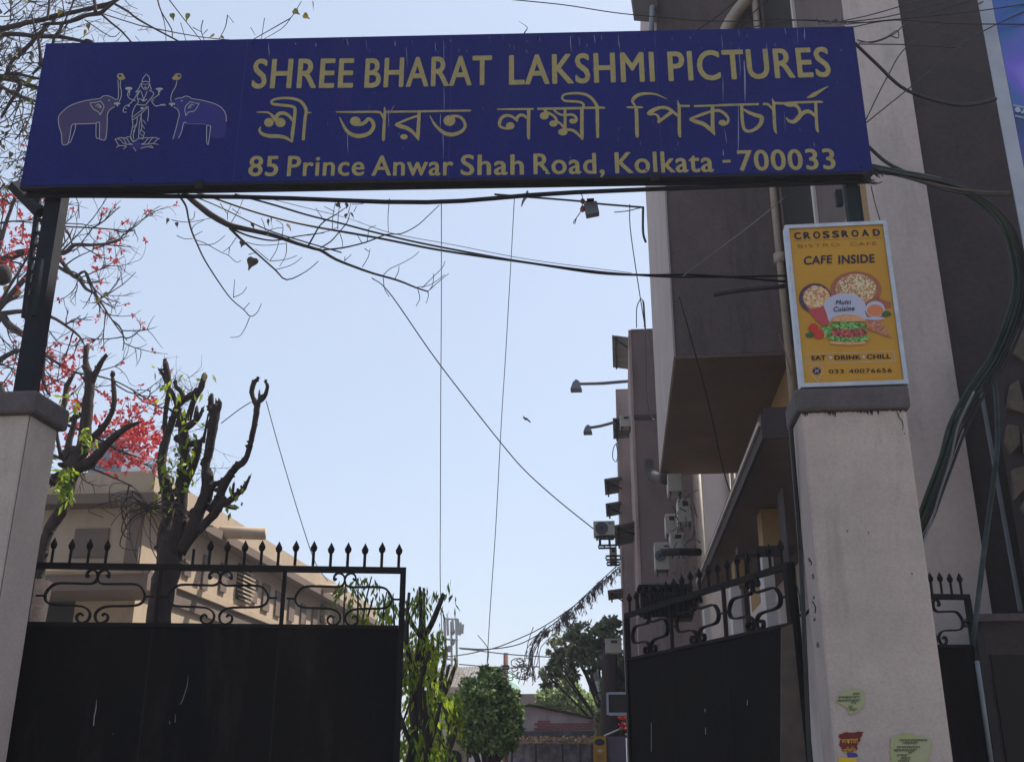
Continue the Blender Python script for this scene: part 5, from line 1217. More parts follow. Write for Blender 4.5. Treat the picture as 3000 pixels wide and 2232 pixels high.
def flower(mb,p,r,s=.07):
    if p.z<W(300,1402,v=VT).z+.05 and p.x>W(170,1400,v=VT).x: return
    s*=.8
    for k in range(r.randint(7,10)):
        d=Vector((r.uniform(-1,1),r.uniform(-1,1),r.uniform(-.8,.9))).normalized(); q=d.orthogonal().normalized(); l=s*r.uniform(.6,1.2)
        mb.add([p,p+d*l*.55+q*l*.26,p+d*l,p+d*l*.55-q*l*.26],[(0,1,2,3)])
zlow=W(300,1180,v=VT).z
for p,d in tips:
    if r.random()<(.17 if p.z>zlow else .3): flower(fl,p,r,.075 if p.z>zlow else .085)
# dense blossom mass low on the tree
pts=[W(r.uniform(300,470),r.uniform(1230,1400),v=VT+r.uniform(-.6,.6)) for _ in range(44)]+[W(r.gauss(400,45),r.gauss(1290,60),v=VT+r.uniform(-.5,.5)) for _ in range(60)]+[W(r.uniform(200,460),r.uniform(1130,1300),v=VT+r.uniform(-.5,.5)) for _ in range(34)]+[W(r.uniform(60,230),r.uniform(1020,1180),v=VT) for _ in range(34)]
for p in pts:
    for _ in range(2): flower(fl,p+Vector((r.uniform(-.1,.1),r.uniform(-.1,.1),r.uniform(-.1,.1))),r,.08)
for k in range(60):
    p=W(r.uniform(-10,120),r.uniform(560,800),v=VT+r.uniform(-.7,.7)); flower(fl,p,r,.085)
fl.build('blossoms',M['petal'],ct,kind='stuff')
tag(MB().ball(W(8,805,v=9),.085,.085,.11,8,6,.15).build('wasp_nest',M['bark2'],smooth=True),'dark round nest hanging among the red blossoms by the left edge','nest')
for (x,y) in ((16,845),(288,880),(307,865),(60,860)): put_leaf(pe,W(x,y-8,v=6.9),.05,'leafy',r)
MB().tube([W(206,560,v=8),W(228,590,v=8),W(232,640,v=8)],.004,4,smooth=3).build('branch',M['bark2'],pe)

# ------------------------------------------------------------------ pollarded tree behind the left pillar
p1=thing('pollarded_tree','lopped tree with bare stubs right beside the left gate pillar','tree',(W(90,1650,v=9).x,9,0),'lopped trees behind the gate')
D6=(100,1300,3.003); D0=(0,744,2.22); V1=9.0
b_=W(110,1700,v=V1)
def knob(par,T,x,y,v,s_=1.0):
    p=W(T[0]+x/T[2],T[1]+y/T[2],v=v); rr=pxr(20*s_/T[2],p); MB().ball(p,rr,rr,rr*1.3,7,5,.3).build('stub',M['bark'],par,smooth=True)
MB().tube([Vector((b_.x-.15,V1,0)),Vector((b_.x-.1,V1,1.6)),W(105,1700,v=V1)],[.2,.17,.15],9,jit=.06).build('trunk',M['bark'],p1,smooth=True)
limb(p1,D6,[(20,1250),(60,1050),(100,850),(160,700),(235,600),(285,450),(330,280),(380,150),(420,40)],[100,92,88,95,110,100,115,130,125],V1,'trunk',jit=.12)
for pts,wd in (([(430,1500),(480,1350),(540,1250),(560,1100),(575,950),(582,820),(558,700),(562,610)],[80,85,80,74,68,62,36,32]),([(590,850),(615,790),(650,720),(685,665)],[44,40,34,22]),
   ([(560,1230),(620,1180),(690,1100),(738,1000),(742,900),(730,790)],[50,44,38,32,34,20]),([(440,1380),(560,1370),(640,1300),(720,1210),(820,1130),(905,1095)],[90,80,62,50,36,20]),
   ([(430,1350),(455,1200),(480,1120),(492,1050)],[50,40,34,22]),([(390,1150),(420,950),(440,850),(480,785)],[30,34,32,20]),([(370,1060),(440,1080),(520,1050)],[30,34,30]),([(400,1330),(370,1180),(350,1000)],[30,22,14]),([(440,1480),(380,1440),(330,1500)],[90,60,50])):
    limb(p1,D0,pts,wd,V1,jit=.12)
knob(p1,D0,562,612,V1); knob(p1,D0,688,664,V1,.7); knob(p1,D0,733,780,V1,.8)
m=MB(); r=random.Random(5)
leafcloud(m,W(188,960+0,v=V1-.2)+Vector((0,0,-1.35)),(.05,.05,.14),70,.1,.018,r,1.2)
for (x,y,n) in ((62,1560,26),(60,1600,26),(255,1290,30),(200,1180,14),(195,1400,40),(188,1440,30)): leafcloud(m,W(x,y,v=V1-.3),(.07,.07,.12),n,.1,.017,r,1.0)
m.build('sprouts',M['shoot'],p1,kind='stuff')

# ------------------------------------------------------------------ bigger pollarded tree
p2=thing('pollarded_tree','tall lopped tree with forked bare limbs and yellow-green sprouts in front of the beige building','tree',(W(480,1800,v=10.5).x,10.5,0),'lopped trees behind the gate')
D5=(400,1000,3.304); V2=10.5
a=W(462,1830,v=V2)
MB().tube([Vector((a.x-.1,V2,0)),Vector((a.x-.05,V2,1.4)),a],[.2,.17,.14],10,jit=.06).build('trunk',M['bark'],p2,smooth=True)
limb(p2,D6,[(1095,1600),(1110,1400),(1150,1200),(1190,1050),(1200,900),(1190,780)],[200,198,212,225,200,140],V2,'trunk',jit=.08,sides=12)
for T,pts,wd in ((D6,[(1140,1000),(1120,850),(1170,650),(1190,500),(1160,300)],[110,100,90,100,85]),(D6,[(1230,1000),(1260,800),(1290,600),(1310,400),(1400,200),(1430,60)],[150,140,120,110,80,72]),(D6,[(1270,950),(1380,780),(1450,600),(1530,420),(1530,250)],[150,130,130,120,100]),
  (D6,[(1280,950),(1420,780),(1580,620),(1680,480)],[100,95,90,85]),
  (D5,[(290,1652),(290,1500),(265,1350),(245,1150),(285,950),(330,820),(370,690),(420,600),(500,540),(600,480),(640,400),(655,330)],[85,88,85,80,75,62,60,55,62,62,55,42]),
  (D5,[(285,930),(275,750),(295,600),(312,450),(300,320),(278,200)],[50,42,44,40,60,45]),(D5,[(290,400),(250,310),(215,270)],[36,30,20]),(D5,[(400,640),(370,560),(330,470)],[48,44,36]),(D5,[(450,580),(435,490),(385,440),(375,385)],[50,46,40,28]),(D5,[(350,680),(305,645)],[24,18]),(D5,[(300,430),(250,432)],[20,14]),
  (D5,[(400,1500),(430,1300),(465,1150),(460,1000),(450,880),(440,780),(400,680)],[70,80,75,90,95,80,60]),(D5,[(450,860),(540,790),(600,740),(640,655)],[70,60,40,24]),(D5,[(500,760),(530,650),(560,560),(610,480)],[60,55,60,50]),(D5,[(575,740),(582,640)],[50,34]),
  (D5,[(440,1450),(510,1280),(575,1150),(585,1050)],[90,80,66,66]),(D5,[(380,930),(480,985),(560,985),(640,960)],[70,66,60,44]),(D5,[(640,980),(665,870),(695,700)],[40,24,16]),(D5,[(590,1070),(600,990)],[70,80]),
  (D5,[(600,1652),(670,1480),(680,1350),(670,1200),(705,1050),(735,850),(755,700),(760,620)],[115,110,100,78,86,92,96,100]),(D5,[(725,680),(722,600),(722,530)],[56,56,50]),(D5,[(790,680),(805,620),(800,585)],[40,44,36]),(D5,[(775,640),(772,575)],[24,22]),
  (D5,[(700,1650),(800,1520),(830,1420),(900,1300),(960,1220),(1050,1150),(1095,1020),(1120,920),(1145,780),(1165,660),(1165,580)],[70,80,84,74,70,58,52,52,50,56,60]),
  (D5,[(1150,610),(1115,490),(1140,395),(1168,368)],[42,46,48,20]),(D5,[(1170,590),(1235,540),(1268,440),(1248,385)],[50,40,36,16]),(D5,[(1190,560),(1190,490)],[26,18]),
  (D5,[(860,1570),(960,1490),(1040,1420),(1095,1310)],[60,58,44,18]),(D5,[(925,1500),(940,1385)],[32,24]),(D5,[(850,1580),(910,1600),(970,1610)],[50,48,36]),(D5,[(700,1400),(780,1375),(845,1345)],[70,50,44]),(D5,[(760,1440),(830,1430)],[40,40])):
    limb(p2,T,pts,[q*(1.08 if T is D5 else .88) for q in wd],V2,jit=.13)
for (x,y,s_) in ((275,190,1.1),(655,330,1.0),(722,535,1.2),(800,590,1.0),(1168,372,.8),(1250,390,.7),(1095,1312,.6),(940,1388,.7),(375,390,.9),(845,1345,1),(640,655,.7),(285,245,1.3)): knob(p2,D5,x,y,V2,s_)
q=W(400+662/3.304,1000+345/3.304,v=V2-.12); MB().ball(q,.03,.01,.045,7,5).build('fresh_cut',M['cut'],p2)
m=MB(); r=random.Random(15)
for (x,y,n,s_) in ((360,1010,60,.16),(490,1070,40,.12),(440,1310,60,.16),(350,470,34,.12),(450,430,40,.12),(600,430,30,.1),(970,1430,24,.1),(960,1590,34,.1),(470,660,34,.12),(540,860,40,.12),(240,1430,60,.16),(260,1560,50,.14),(400,1180,60,.18),(340,1150,50,.15),(440,1240,50,.15),(520,730,34,.1),(170,270,10,.05),(700,340,8,.05),(270,500,16,.08),(380,1350,40,.15),(420,1080,40,.14),(320,1250,40,.12)):
    leafcloud(m,W(D5[0]+x/D5[2],D5[1]+y/D5[2],v=V2-.2),(s_,s_*.8,s_*1.1),int(n*.11)+2,.1,.022,r,1.1)
m.build('sprouts',M['shoot'],p2,kind='stuff')
m=MB(); tips=[]
for k in range(60):
    p=W(400+r.uniform(200,700)/3.304,1000+r.uniform(300,1500)/3.304,v=V2-.15); a=r.uniform(0,6.28); twig(m,p,Vector((math.cos(a),0,math.sin(a))),r.uniform(.1,.3),.004,r,1,tips,.6)
m.build('twigs',M['bark2'],p2,kind='stuff')
# loops of dead creeper and wire by the trunk
m=MB(); r=random.Random(61)
c=W(435,1490,v=10)
for k in range(34):
    a=r.uniform(2.2,5.4) if k%3 else r.uniform(-.9,.3); L_=r.uniform(.25,.62); d=Vector((math.cos(a),r.uniform(-.2,.2),math.sin(a)*.9)); e=c+d*L_
    mid=c.lerp(e,.5)+Vector((r.uniform(-.12,.12),0,r.uniform(.02,.16)))
    e2=e+Vector((r.uniform(-.1,.25),0,r.uniform(-.25,.0)))
    m.tube([c+Vector((r.uniform(-.04,.04),0,r.uniform(-.03,.03))),mid,e,e2],r.uniform(.003,.006),4,smooth=4,cap=False)
tag(m.build('dead_creeper',M['bark2']),'tuft of dead wiry creeper loops by the corner of the beige building','creeper')

# ------------------------------------------------------------------ hedge trees behind the free end of the left gate
def hedge_tree(x, ytop, v, label, n, seed, gname='row of lopped hedge trees behind the gate', wdt=13, leaves='ashoka', kinks=True):
    r=random.Random(seed); base=W(x,2235,v=v)
    t=thing('hedge_tree',label,'tree',(base.x,v,0),gname); topz=W(x,ytop,v=v).z
    rad=pxr(wdt,base)*.5; P=[Vector((base.x,v,0))]; k=6; zz=0
    for i in range(1,k+1): P.append(Vector((base.x+r.uniform(-.09,.09)+(W(x,ytop,v=v).x-base.x)*i/k,v+r.uniform(-.05,.05),topz*i/k)))
    MB().tube(P,[rad*1.1,rad,rad*.95,rad*.85,rad*.7,rad*.5,rad*.28],7,smooth=2,jit=.22).build('trunk',M['bark'],t,smooth=True)
    for q in range(r.randint(2,4)):
        i=r.randint(3,5); d=Vector((r.uniform(-1,1),r.uniform(-.4,.4),r.uniform(.8,1.6))).normalized(); l=r.uniform(.25,.6)
        MB().tube([P[i],P[i]+d*l*.5,P[i]+d*l+Vector((0,0,.1))],[rad*.6,rad*.5,rad*.35],6,smooth=2,jit=.15).build('branch',M['bark'],t,smooth=True)
    m=MB(); m2=MB(); sp=.1 if seed>=110 else .17
    for q in range(int(n*(.32 if seed>=111 or seed<106 else .75))):
        zc=r.uniform(.4,topz*(.8 if seed>=111 else .98)); cc=Vector((base.x+r.uniform(-sp,sp),v+r.uniform(-.25,.25),zc)); s_=r.uniform(.06,.17)
        leafcloud(m2 if r.random()<.45 else m,cc,(s_,s_,s_*1.8),18,.13,.017,r,2.2)
    if seed<111: leafcloud(m,P[-1]-Vector((0,0,.12)),(.12,.12,.16),26,.12,.015,r,1.6); leafcloud(m2,P[-2],(.12,.12,.2),22,.12,.015,r,1.6)
    m.build('foliage',M[leaves],t,kind='stuff'); m2.build('young_foliage',M['shoot'],t,kind='stuff'); return t
hs=[(1032,1700,11,'stub',10),(1060,1690,11,'x',12),(1083,1688,11.5,'x',12),(1118,1735,12,'x',12),(1140,1750,12.5,'x',14),(1165,1740,13,'x',14),(1205,1735,12.5,'x',20),(1225,1718,13,'x',22),(1255,1722,13.5,'x',22),(1215,1900,14.5,'x',20),(1262,1890,15,'x',20),(1280,1850,15,'x',16),(1292,1895,16,'x',18),(1240,1950,12.2,'x',20),(1305,1945,17,'x',16)]
labs=['hedge tree nearest the mid bar of the left gate','thin lopped stem beside the first hedge tree over the gate','lopped stem with a cut crown right above the gate scroll','leaning stub seen through the last gate scroll','small stub left of the gate end stile','hedge stem directly behind the gate end stile','hedge tree just right of the gate end','tallest leafy hedge tree with a straight bare top','hedge tree with long drooping leaves on its right side','shorter dark hedge trunk low beside the gate edge','hedge trunk by the small torn beige board','thin forked hedge trunk left of the antenna tower','bare brown hedge trunk below the antenna tower','leaning hedge trunk between the gate and the beige board','last hedge trunk beside the round bush']
for i,(x,y,v,_,n) in enumerate(hs): hedge_tree(x,y,v,labs[i],n,100+i,wdt=(14 if i<6 else 27))
m=MB(); r=random.Random(3)
for k in range(60):
    leafcloud(m,W(r.uniform(1185,1300),r.uniform(1880,2240),v=r.uniform(12.5,15.5)),(.16,.16,.22),12,.12,.02,r,1.4)
tag(m.build('hedge_creeper',M['shoot']),'bright yellow-green creeper filling the gaps between the hedge trunks','creeper')
m=MB()
for k in range(40): leafcloud(m,W(r.uniform(1310,1345),r.uniform(2050,2140),v=18.5),(.12,.12,.1),7,.09,.04,r,.4)
tag(m.build('money_plant',M['shoot']),'light green broad-leaved climber in front of the round bush','plant')

# ------------------------------------------------------------------ round bush, far trees
def crown_tree(name,label,base_px,v,ells,mname,nleaf,ln,wd,seed,trunk=.1,cat='tree',limbs=()):
    r=random.Random(seed); b=W(base_px,2235,v=v); t=thing(name,label,cat,(b.x,v,0))
    cs=[]
    for (x,y,rx,ry) in ells:
        c=W(x,y,v=v); cs.append((c,pxr(rx,c),pxr(ry,c)))
    tz=sum(c.z for c,_,_ in cs)/len(cs)
    MB().tube([(b.x,v,0),(b.x+.05,v,tz*.5),(cs[0][0].x,v,tz)],[trunk,trunk*.8,trunk*.4],8,smooth=3,jit=.08).build('trunk',M['bark'],t,smooth=True)
    m=MB()
    for c,rx,rz in cs:
        m.tube([Vector((b.x,v,tz*.45)),Vector((b.x,v,tz*.5)).lerp(c,.5)+Vector((0,0,-.1)),c],[trunk*.5,trunk*.35,trunk*.15],5,smooth=3)
    m.build('limbs',M['bark'],t,smooth=True)
    m=MB(); tot=sum(rx*rz for _,rx,rz in cs)
    for c,rx,rz in cs:
        n=int(nleaf*rx*rz/tot); k=max(4,n//26)
        for _ in range(k):
            while True:
                q=Vector((r.uniform(-1,1),r.uniform(-1,1),r.uniform(-1,1)))
                if .35<q.length<=1: break
            cc=c+Vector((q.x*rx,q.y*rx*.8,q.z*rz)); s_=min(rx,rz)*r.uniform(.16,.34)
            leafcloud(m,cc,(s_,s_,s_*.8),26,ln,wd,r,.3)
    m.build('crown',M[mname],t,kind='stuff'); return t
crown_tree('round_bush','dense dark green rounded tree with glossy leaves at the middle of the lane end',1425,21,[(1425,2080,72,90),(1400,2020,50,50),(1450,2010,42,50),(1478,2090,48,80),(1370,2100,45,70),(1440,2160,60,50),(1480,2150,42,50),(1385,2160,40,45),(1418,1972,14,26),(1500,2040,22,26),(1340,2060,24,30),(1512,2120,20,30),(1452,1965,12,18)],'bush',17000,.1,.034,41)
crown_tree('dark_leafy_tree','large dark olive tree with open branches left of the far block',1790,38,[(1680,1890,75,48),(1640,1965,55,38),(1740,1870,60,50),(1790,1850,40,45),(1720,1930,70,40),(1620,1920,30,30),(1790,1930,40,50),(1600,1975,20,30),(1690,1850,35,30)],'tree1',5600,.17,.06,42,.12)
crown_tree('light_green_tree','lighter green rounded tree behind the shed roof',1660,46,[(1650,2040,62,40),(1620,2060,55,35),(1700,2070,50,38),(1665,2010,35,30),(1600,2050,30,25)],'tree2',9000,.18,.06,43,.14)
crown_tree('shaded_tree','shadowed tree trunk and foliage beside the framed board',1810,30,[(1800,2010,38,60),(1810,2080,40,60),(1790,2120,40,50),(1820,1960,25,50)],'tree1',9000,.15,.055,44,.12)
tag(MB().tube([W(1785,1900,v=29),W(1787,2050,v=29),W(1780,2235,v=29)],[.2,.24,.28],9,smooth=3,jit=.1).build('tree_trunk',M['bark2'],smooth=True),'thick dark ivy-covered trunk left of the framed board','trunk')

# dry creeper hanging from the drooping cables at right
m=MB(); r=random.Random(55); vv=26.0
cab=[(1815,1655),(1760,1700),(1700,1760),(1640,1808),(1600,1845),(1560,1880),(1545,1930)]
def cabp(t):
    t*=len(cab)-1; i=min(int(t),len(cab)-2); f=t-i; return (cab[i][0]+(cab[i+1][0]-cab[i][0])*f, cab[i][1]+(cab[i+1][1]-cab[i][1])*f)
for k in range(170):
    t=r.random()**1.3; x,y=cabp(t); den=math.exp(-((t-.35)/.33)**2)
    L_=r.uniform(4,16)+ (r.uniform(10,50)*den if r.random()<.5 else 0); L_*=(1 if t<.6 else .5); p=W(x+r.uniform(-6,6),y+r.uniform(-2,8),v=vv+r.uniform(-.2,.2)); q=W(x+r.uniform(-12,12),y+L_,v=vv+r.uniform(-.2,.2))
    m.tube([p,p.lerp(q,.5)+Vector((r.uniform(-.05,.05),0,0)),q],.006,3,smooth=2,cap=False)
    if t<.7 and r.random()<.15+.7*den:
        for j in range(r.randint(3,7)):
            leafcloud(m,p.lerp(q,r.random()),(.05,.05,.05),2,.11,.016,r,2.4)
tag(m.build('hanging_creeper',M['dry']),'dry creeper hanging in a fringe from the sagging cables at the right','creeper')
m=MB()
for k in range(16):
    x,y=1565+r.uniform(-20,20),1850+r.uniform(0,20); m.tube([W(x+r.uniform(0,60),y-20,v=27),W(x,y+30,v=27),W(x-10+r.uniform(-10,10),y+80,v=27),W(x-20+r.uniform(-15,15),y+r.uniform(90,150),v=27)],.012,3,smooth=3,cap=False)
tag(m.build('creeper_strands',M['dry']),'long bare creeper strands dropping beside the utility pole','creeper')

# ------------------------------------------------------------------ cables and wires
def cable(pts, v, wpx, m, label, name='overhead_cable', group='overhead cables'):
    P=[]
    for i,(x,y) in enumerate(pts):
        vv=v if not isinstance(v,(list,tuple)) else v[0]+(v[1]-v[0])*i/(len(pts)-1); P.append(W(x,y,v=vv))
    rr=[max(pxr(wpx,p)*.5,.0009) for p in P]
    o=MB().tube(P,rr,6,smooth=5).build(name,M[m],smooth=True); return tag(o,label,'cable',group)
cable([(560,560),(620,578),(760,625),(900,660),(1110,698),(1260,728),(1400,750),(1560,772),(1750,800),(1900,806),(2050,806),(2300,825)],[5.6,11],7,'cable','upper thick cable sagging from the sign to the cafe board')
cable([(690,570),(800,600),(900,630),(1000,655),(1110,684),(1260,718),(1500,762),(1700,790),(1830,803),(2000,812),(2300,808)],[5.6,11],6.5,'cable','second thick cable crossing just above the bare hanging branch')
cable([(540,565),(640,605),(780,672),(880,705),(1000,740)],[5.6,7],4,'cable','thin cable running along the hanging branch')
cable([(760,575),(900,610),(1020,640),(1150,684),(1330,718),(1560,762),(1850,800)],[5.6,11],2,'wire','fine wire strung close to the two thick cables')
cable([(1090,815),(1150,870),(1290,1070),(1470,1300),(1550,1390),(1650,1478),(1738,1548)],[7,23.9],3.5,'wire','long wire running from the branch down to the bracketed air conditioner')
cable([(1293,585),(1293,900),(1291,1200),(1290,1500),(1290,1720),(1297,1900)],[5.4,30],2.6,'wire','straight hanging wire left of centre, passing the antenna tower')
cable([(1507,580),(1495,800),(1480,1060),(1468,1250),(1452,1550),(1435,1800),(1427,1945)],[5.4,30],2.6,'wire','hanging wire right of centre, slightly slanted')
cable([(780,1175),(820,1320),(880,1520),(925,1650),(960,1700)],[10.4,20],2.6,'wire','wire descending from the forked limb of the lopped tree')
cable([(648,1240),(700,1200),(735,1178)],10.4,3,'wire','short wire strung between two limbs of the lopped tree')
cable([(1450,570),(1700,590),(1760,598),(1885,608)],[5.5,11],6,'cable','short cable from the sign past the floodlight to the bay')
cable([(1800,622),(1840,618),(1880,608)],[8,11],3,'wire','small wire end beside the bay corner')
cable([(1500,0),(1650,15),(1800,38),(1920,50),(2060,62),(2200,62),(2300,58),(2450,66)],[5.5,6],3.2,'cable','thin cable arching across the sky above the sign')
cable([(2505,128),(2570,190),(2640,255),(2720,290),(2800,307),(2860,305),(2918,290)],[5.05,5.25],10,'cable','thick black cable drooping from the top right corner of the sign')
cable([(2545,430),(2600,478),(2680,515),(2760,540),(2850,580),(2920,640),(2960,720),(2978,820),(2960,920),(2915,1040),(2850,1140),(2800,1240),(2770,1330),(2735,1430),(2702,1510),(2650,1610),(2580,1780)],[5.1,5.95],11,'cablegr','outer green cable of the thick bundle looping down at the right','bundled_cable','thick cable bundle right of the cafe board')
bl=['mossy cable second in the thick bundle','black cable in the middle of the bundle','thin black cable inside the bundle','faded teal cable on the outer side of the bundle','dark cable at the lower edge of the bundle','pale worn cable at the foot of the bundle','inner black cable of the bundle near the pillar']
for i,(dx,dy,wd,mm) in enumerate(((12,6,11,'cablegr'),(22,10,10,'cable'),(30,16,7,'cable'),(10,-22,8,'cablelt'),(42,18,9,'cable'),(54,24,6,'greypipe'),(-8,4,9,'cablegr'))):
    base=[(2550,490),(2640,508),(2750,530),(2850,572),(2925,640),(2962,720),(2978,830),(2955,930),(2905,1045),(2840,1140),(2788,1240),(2762,1330),(2725,1430),(2695,1510),(2640,1620),(2570,1790)]
    if mm=='greypipe': base=base[9:]
    n=len(base); pts=[(x+dx*(.25+.75*min(1,k/7)) * (1 if k<11 else .8), y+dy*(.3 if k<5 else 1)) for k,(x,y) in enumerate(base)]
    cable(pts,[5.1,5.95],wd,mm,bl[i],'bundled_cable','thick cable bundle right of the cafe board')
cable([(2548,508),(2640,515),(2760,545),(2850,560),(2960,565)],5.2,6,'stone','beige cable going straight on behind the blue banner')
cable([(2548,500),(2650,520),(2780,560),(2850,570),(2960,572)],5.15,6,'cable','black cable beside the beige one going behind the banner')
for i,(pts,lb) in enumerate(((([(2470,62),(2560,42),(2700,0),(2790,-30)]),'upper thin cable fanning right from the top of the sign'),(([(2470,66),(2600,50),(2750,10),(2850,-20)]),'second thin cable fanning right above the pilaster'),(([(2480,72),(2650,55),(2850,35),(3010,12)]),'third thin cable running almost level to the right edge'),
   (([(2500,80),(2620,60),(2800,70),(3010,72)]),'level thin cable reaching the banner'),(([(2535,355),(2600,225),(2660,135),(2800,50),(2880,5)]),'thin wire slanting up across the pilaster'),(([(2538,360),(2700,230),(2850,110),(3010,30)]),'long thin wire slanting up to the banner'),(([(2512,118),(2560,125),(2620,100),(2680,55),(2880,-10)]),'thin wire rising from the twisted end by the sign'),(([(2515,130),(2660,132),(2820,142)]),'short wire across the pilaster towards the ledge'),
   (([(2180,85),(2330,60),(2480,66),(2560,66)]),'wire lying along the top edge of the sign'),(([(2040,90),(2100,50),(2160,0)]),'thin wire slanting up left of the beige pipe'),(([(2160,90),(2200,45),(2250,0)]),'thin wire slanting up right of the beige pipe'))):
    cable(pts,[5.05,5.3] if i not in (9,10) else 9,3.4,'cable',lb,'thin_cable','thin cables at the upper right')
tag(clutter('x',2390,52,2490,66,5.15,20,8,.0025,10).build('cable_tangle',M['cable']),'knot of tangled wires on the top right edge of the sign','cables')
m=MB(); r=random.Random(19); c=W(2555,520,v=5.0)
for k in range(9):
    R_=r.uniform(.025,.05); cc=c+Vector((r.uniform(-.02,.02),r.uniform(-.02,.02),r.uniform(-.01,.02))); m.tube([cc+Vector((R_*math.cos(a*.55),R_*.3*math.sin(a*.8),R_*math.sin(a*.55))) for a in range(11)],.0022,4,smooth=2,cap=False)
tag(m.build('wire_coil',M['cable']),'small coil of black wire at the lower right corner of the sign','coil')
m=MB(); m.tube([W(2515,125,v=5.0),W(2560,122,v=5.0),W(2600,108,v=5.0),W(2628,90,v=5.0),W(2632,112,v=5.0),W(2608,105,v=5.0)],.003,4,smooth=4)
tag(m.build('wire_end',M['cable']),'twisted wire end with a small triangle loop right of the sign','wire')
cable([(2552,545),(2562,590),(2578,645)],5.0,3,'cable','twisted drop wire from the coil down to the cafe board')
cable([(1845,600),(1850,700),(1890,960),(1900,1000),(1910,1090)],[8,18],3,'wire','drop wire beside the projecting bay')
cable([(1884,610),(1884,680),(1892,710)],10.5,7,'cable','black cable stub on the bay corner')
cable([(1865,960),(1866,900),(1882,878),(1888,960)],18,3,'wire','looped wire on top of the brown block')
cable([(1886,880),(1892,990),(1895,1150),(1905,1215),(1918,1232)],17.5,3.5,'cable','cable running down the brown block face')
cable([(2310,570),(2200,660),(2120,720),(2000,810)],[6,10],3,'wire','fine wire slanting across the bay front')
cable([(1990,870),(2010,940),(2035,1030),(2060,1120),(2085,1220),(2120,1380),(2160,1500),(2200,1620)],[9,12],4,'cable','long thin cable curving down over the bay soffit')
cable([(2280,980),(2300,1030),(2318,1100)],5.6,3,'rust','short rusty wire beside the cafe board')
cable([(2090,864),(2160,852),(2300,838)],10,14,'dbrown','dark bar slanting across the bay front')
for pts,lb in (([(1350,1900),(1430,1902),(1520,1870),(1600,1830),(1700,1760),(1815,1660)],'upper sagging cable from the far block to the tower roofs'),([(1345,1897),(1420,1901),(1500,1892),(1560,1868),(1640,1812),(1740,1720),(1812,1652)],'lower sagging cable that carries the dry creeper'),
   ([(1345,1898),(1480,1915),(1610,1924)],'cable reaching the utility pole from the left'),([(1290,1925),(1370,1915),(1430,1900)],'cable end slanting up past the tower'),([(1345,1945),(1470,1955),(1580,1952)],'lowest level cable crossing behind the utility pole'),([(1270,1910),(1300,1895)],'short wire left of the antenna tower')):
    cable(pts,[32,25],3.2,'wire',lb)
cable([(1400,1880-20),(1430,1900),(1428,1942)],30,2.5,'wire','loose end of the slanted hanging wire')
cable([(1810,1295),(1798,1310),(1795,1340),(1805,1352),(1810,1330),(1805,1300)],23.5,2.5,'cable','loop of cable hanging on the far block')

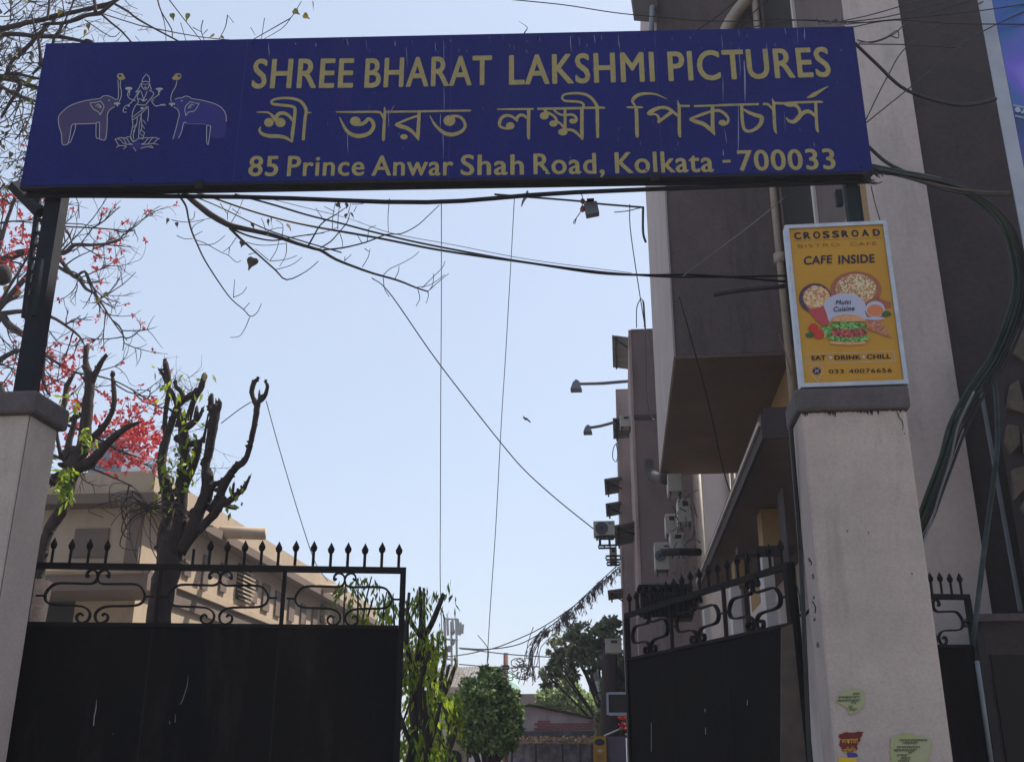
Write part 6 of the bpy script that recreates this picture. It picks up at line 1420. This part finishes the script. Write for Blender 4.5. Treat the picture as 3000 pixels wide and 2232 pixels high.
# floodlight under the sign
fl_=thing('floodlight','grey floodlight on a bracket with a red insulator hanging under the sign','floodlight',W(1730,615,v=5.1))
a=W(1735,612,v=5.08)
MB().obox(W(1733,615,v=5.08),Vector((.036,0,.006)),Vector((0,.025,0)),Vector((-.006,0,.036))).build('housing',M['lamp'],fl_,bevel=.004)
MB().obox(W(1730,592,v=5.08),Vector((.02,0,0)),Vector((0,.018,0)),Vector((0,0,.012))).build('bracket',M['steel'],fl_)
MB().ball(W(1707,590,v=5.08),.014,.014,.016,8,6).build('insulator',M['bulb'],fl_,smooth=True)
MB().ball(W(1707,613,v=5.08),.014,.012,.02,8,6,.2).build('insulator',M['bulb'],fl_,smooth=True)
MB().tube([W(1700,566,v=5.08),W(1706,576,v=5.08),W(1707,600,v=5.08),W(1700,622,v=5.08),W(1688,640,v=5.08),W(1680,652,v=5.08),W(1684,655,v=5.08),W(1688,642,v=5.08)],.0025,5,smooth=3).build('hook',M['steel'],fl_)
tag(MB().tube([W(1545,560,v=5.05),W(1540,580,v=5.05),W(1532,592,v=5.05),W(1528,606,v=5.05)],[.006,.009,.006,.002],5,jit=.4,smooth=2).build('cobweb_rag',M['streak']),'small pale rag dangling under the sign','rag')
m=MB(); m.tube([W(1533,110,v=4.9),W(1538,95,v=4.9),W(1545,82,v=4.9),W(1530,70,v=4.9),W(1520,64,v=4.9)],[.003,.004,.002,.0015,.001],4,smooth=3); m.tube([W(1527,106,v=4.9),W(1536,98,v=4.9),W(1550,104,v=4.9)],.0015,4,smooth=2)
tag(m.build('bent_wire',M['bark2']),'bent twig sticking up from the top edge of the sign','twig')

# bird
bi=thing('bird','dark bird gliding in the open sky','bird',W(1545,1228,v=30))
c=W(1545,1228,v=30)
m=MB(); e0=W(1532,1219,v=30);e1=W(1554,1236,v=30)
m.tube([W(1533,1224,v=30),W(1541,1227,v=30),W(1547,1229,v=30)],[.015,.045,.02],6); m.build('body',M['bird'],bi)
MB().prism([W(1539,1226,v=30),W(1548,1228,v=30),W(1555,1235,v=30),W(1553,1238,v=30),W(1546,1232,v=30)],(0,.02,0)).build('wing',M['bird'],bi)
MB().prism([W(1535,1226,v=30),W(1540,1225,v=30),W(1535,1219,v=30),W(1531,1218,v=30)],(0,.02,0)).build('wing',M['bird'],bi)

# ------------------------------------------------------------------ thin city haze
hm=bpy.data.materials.new('city_haze'); hm.use_nodes=True; N=hm.node_tree.nodes; L=hm.node_tree.links
for n in list(N):
    if n.type!='OUTPUT_MATERIAL': N.remove(n)
pv=N.new('ShaderNodeVolumePrincipled'); pv.inputs['Color'].default_value=(.9,.94,1,1); pv.inputs['Density'].default_value=.0016; pv.inputs['Anisotropy'].default_value=.2
L.new(pv.outputs[0],[n for n in N if n.type=='OUTPUT_MATERIAL'][0].inputs['Volume'])
hz_=MB().box((-262,-262,-1),(262,262,20)).build('haze',hm); hz_['kind']='stuff'
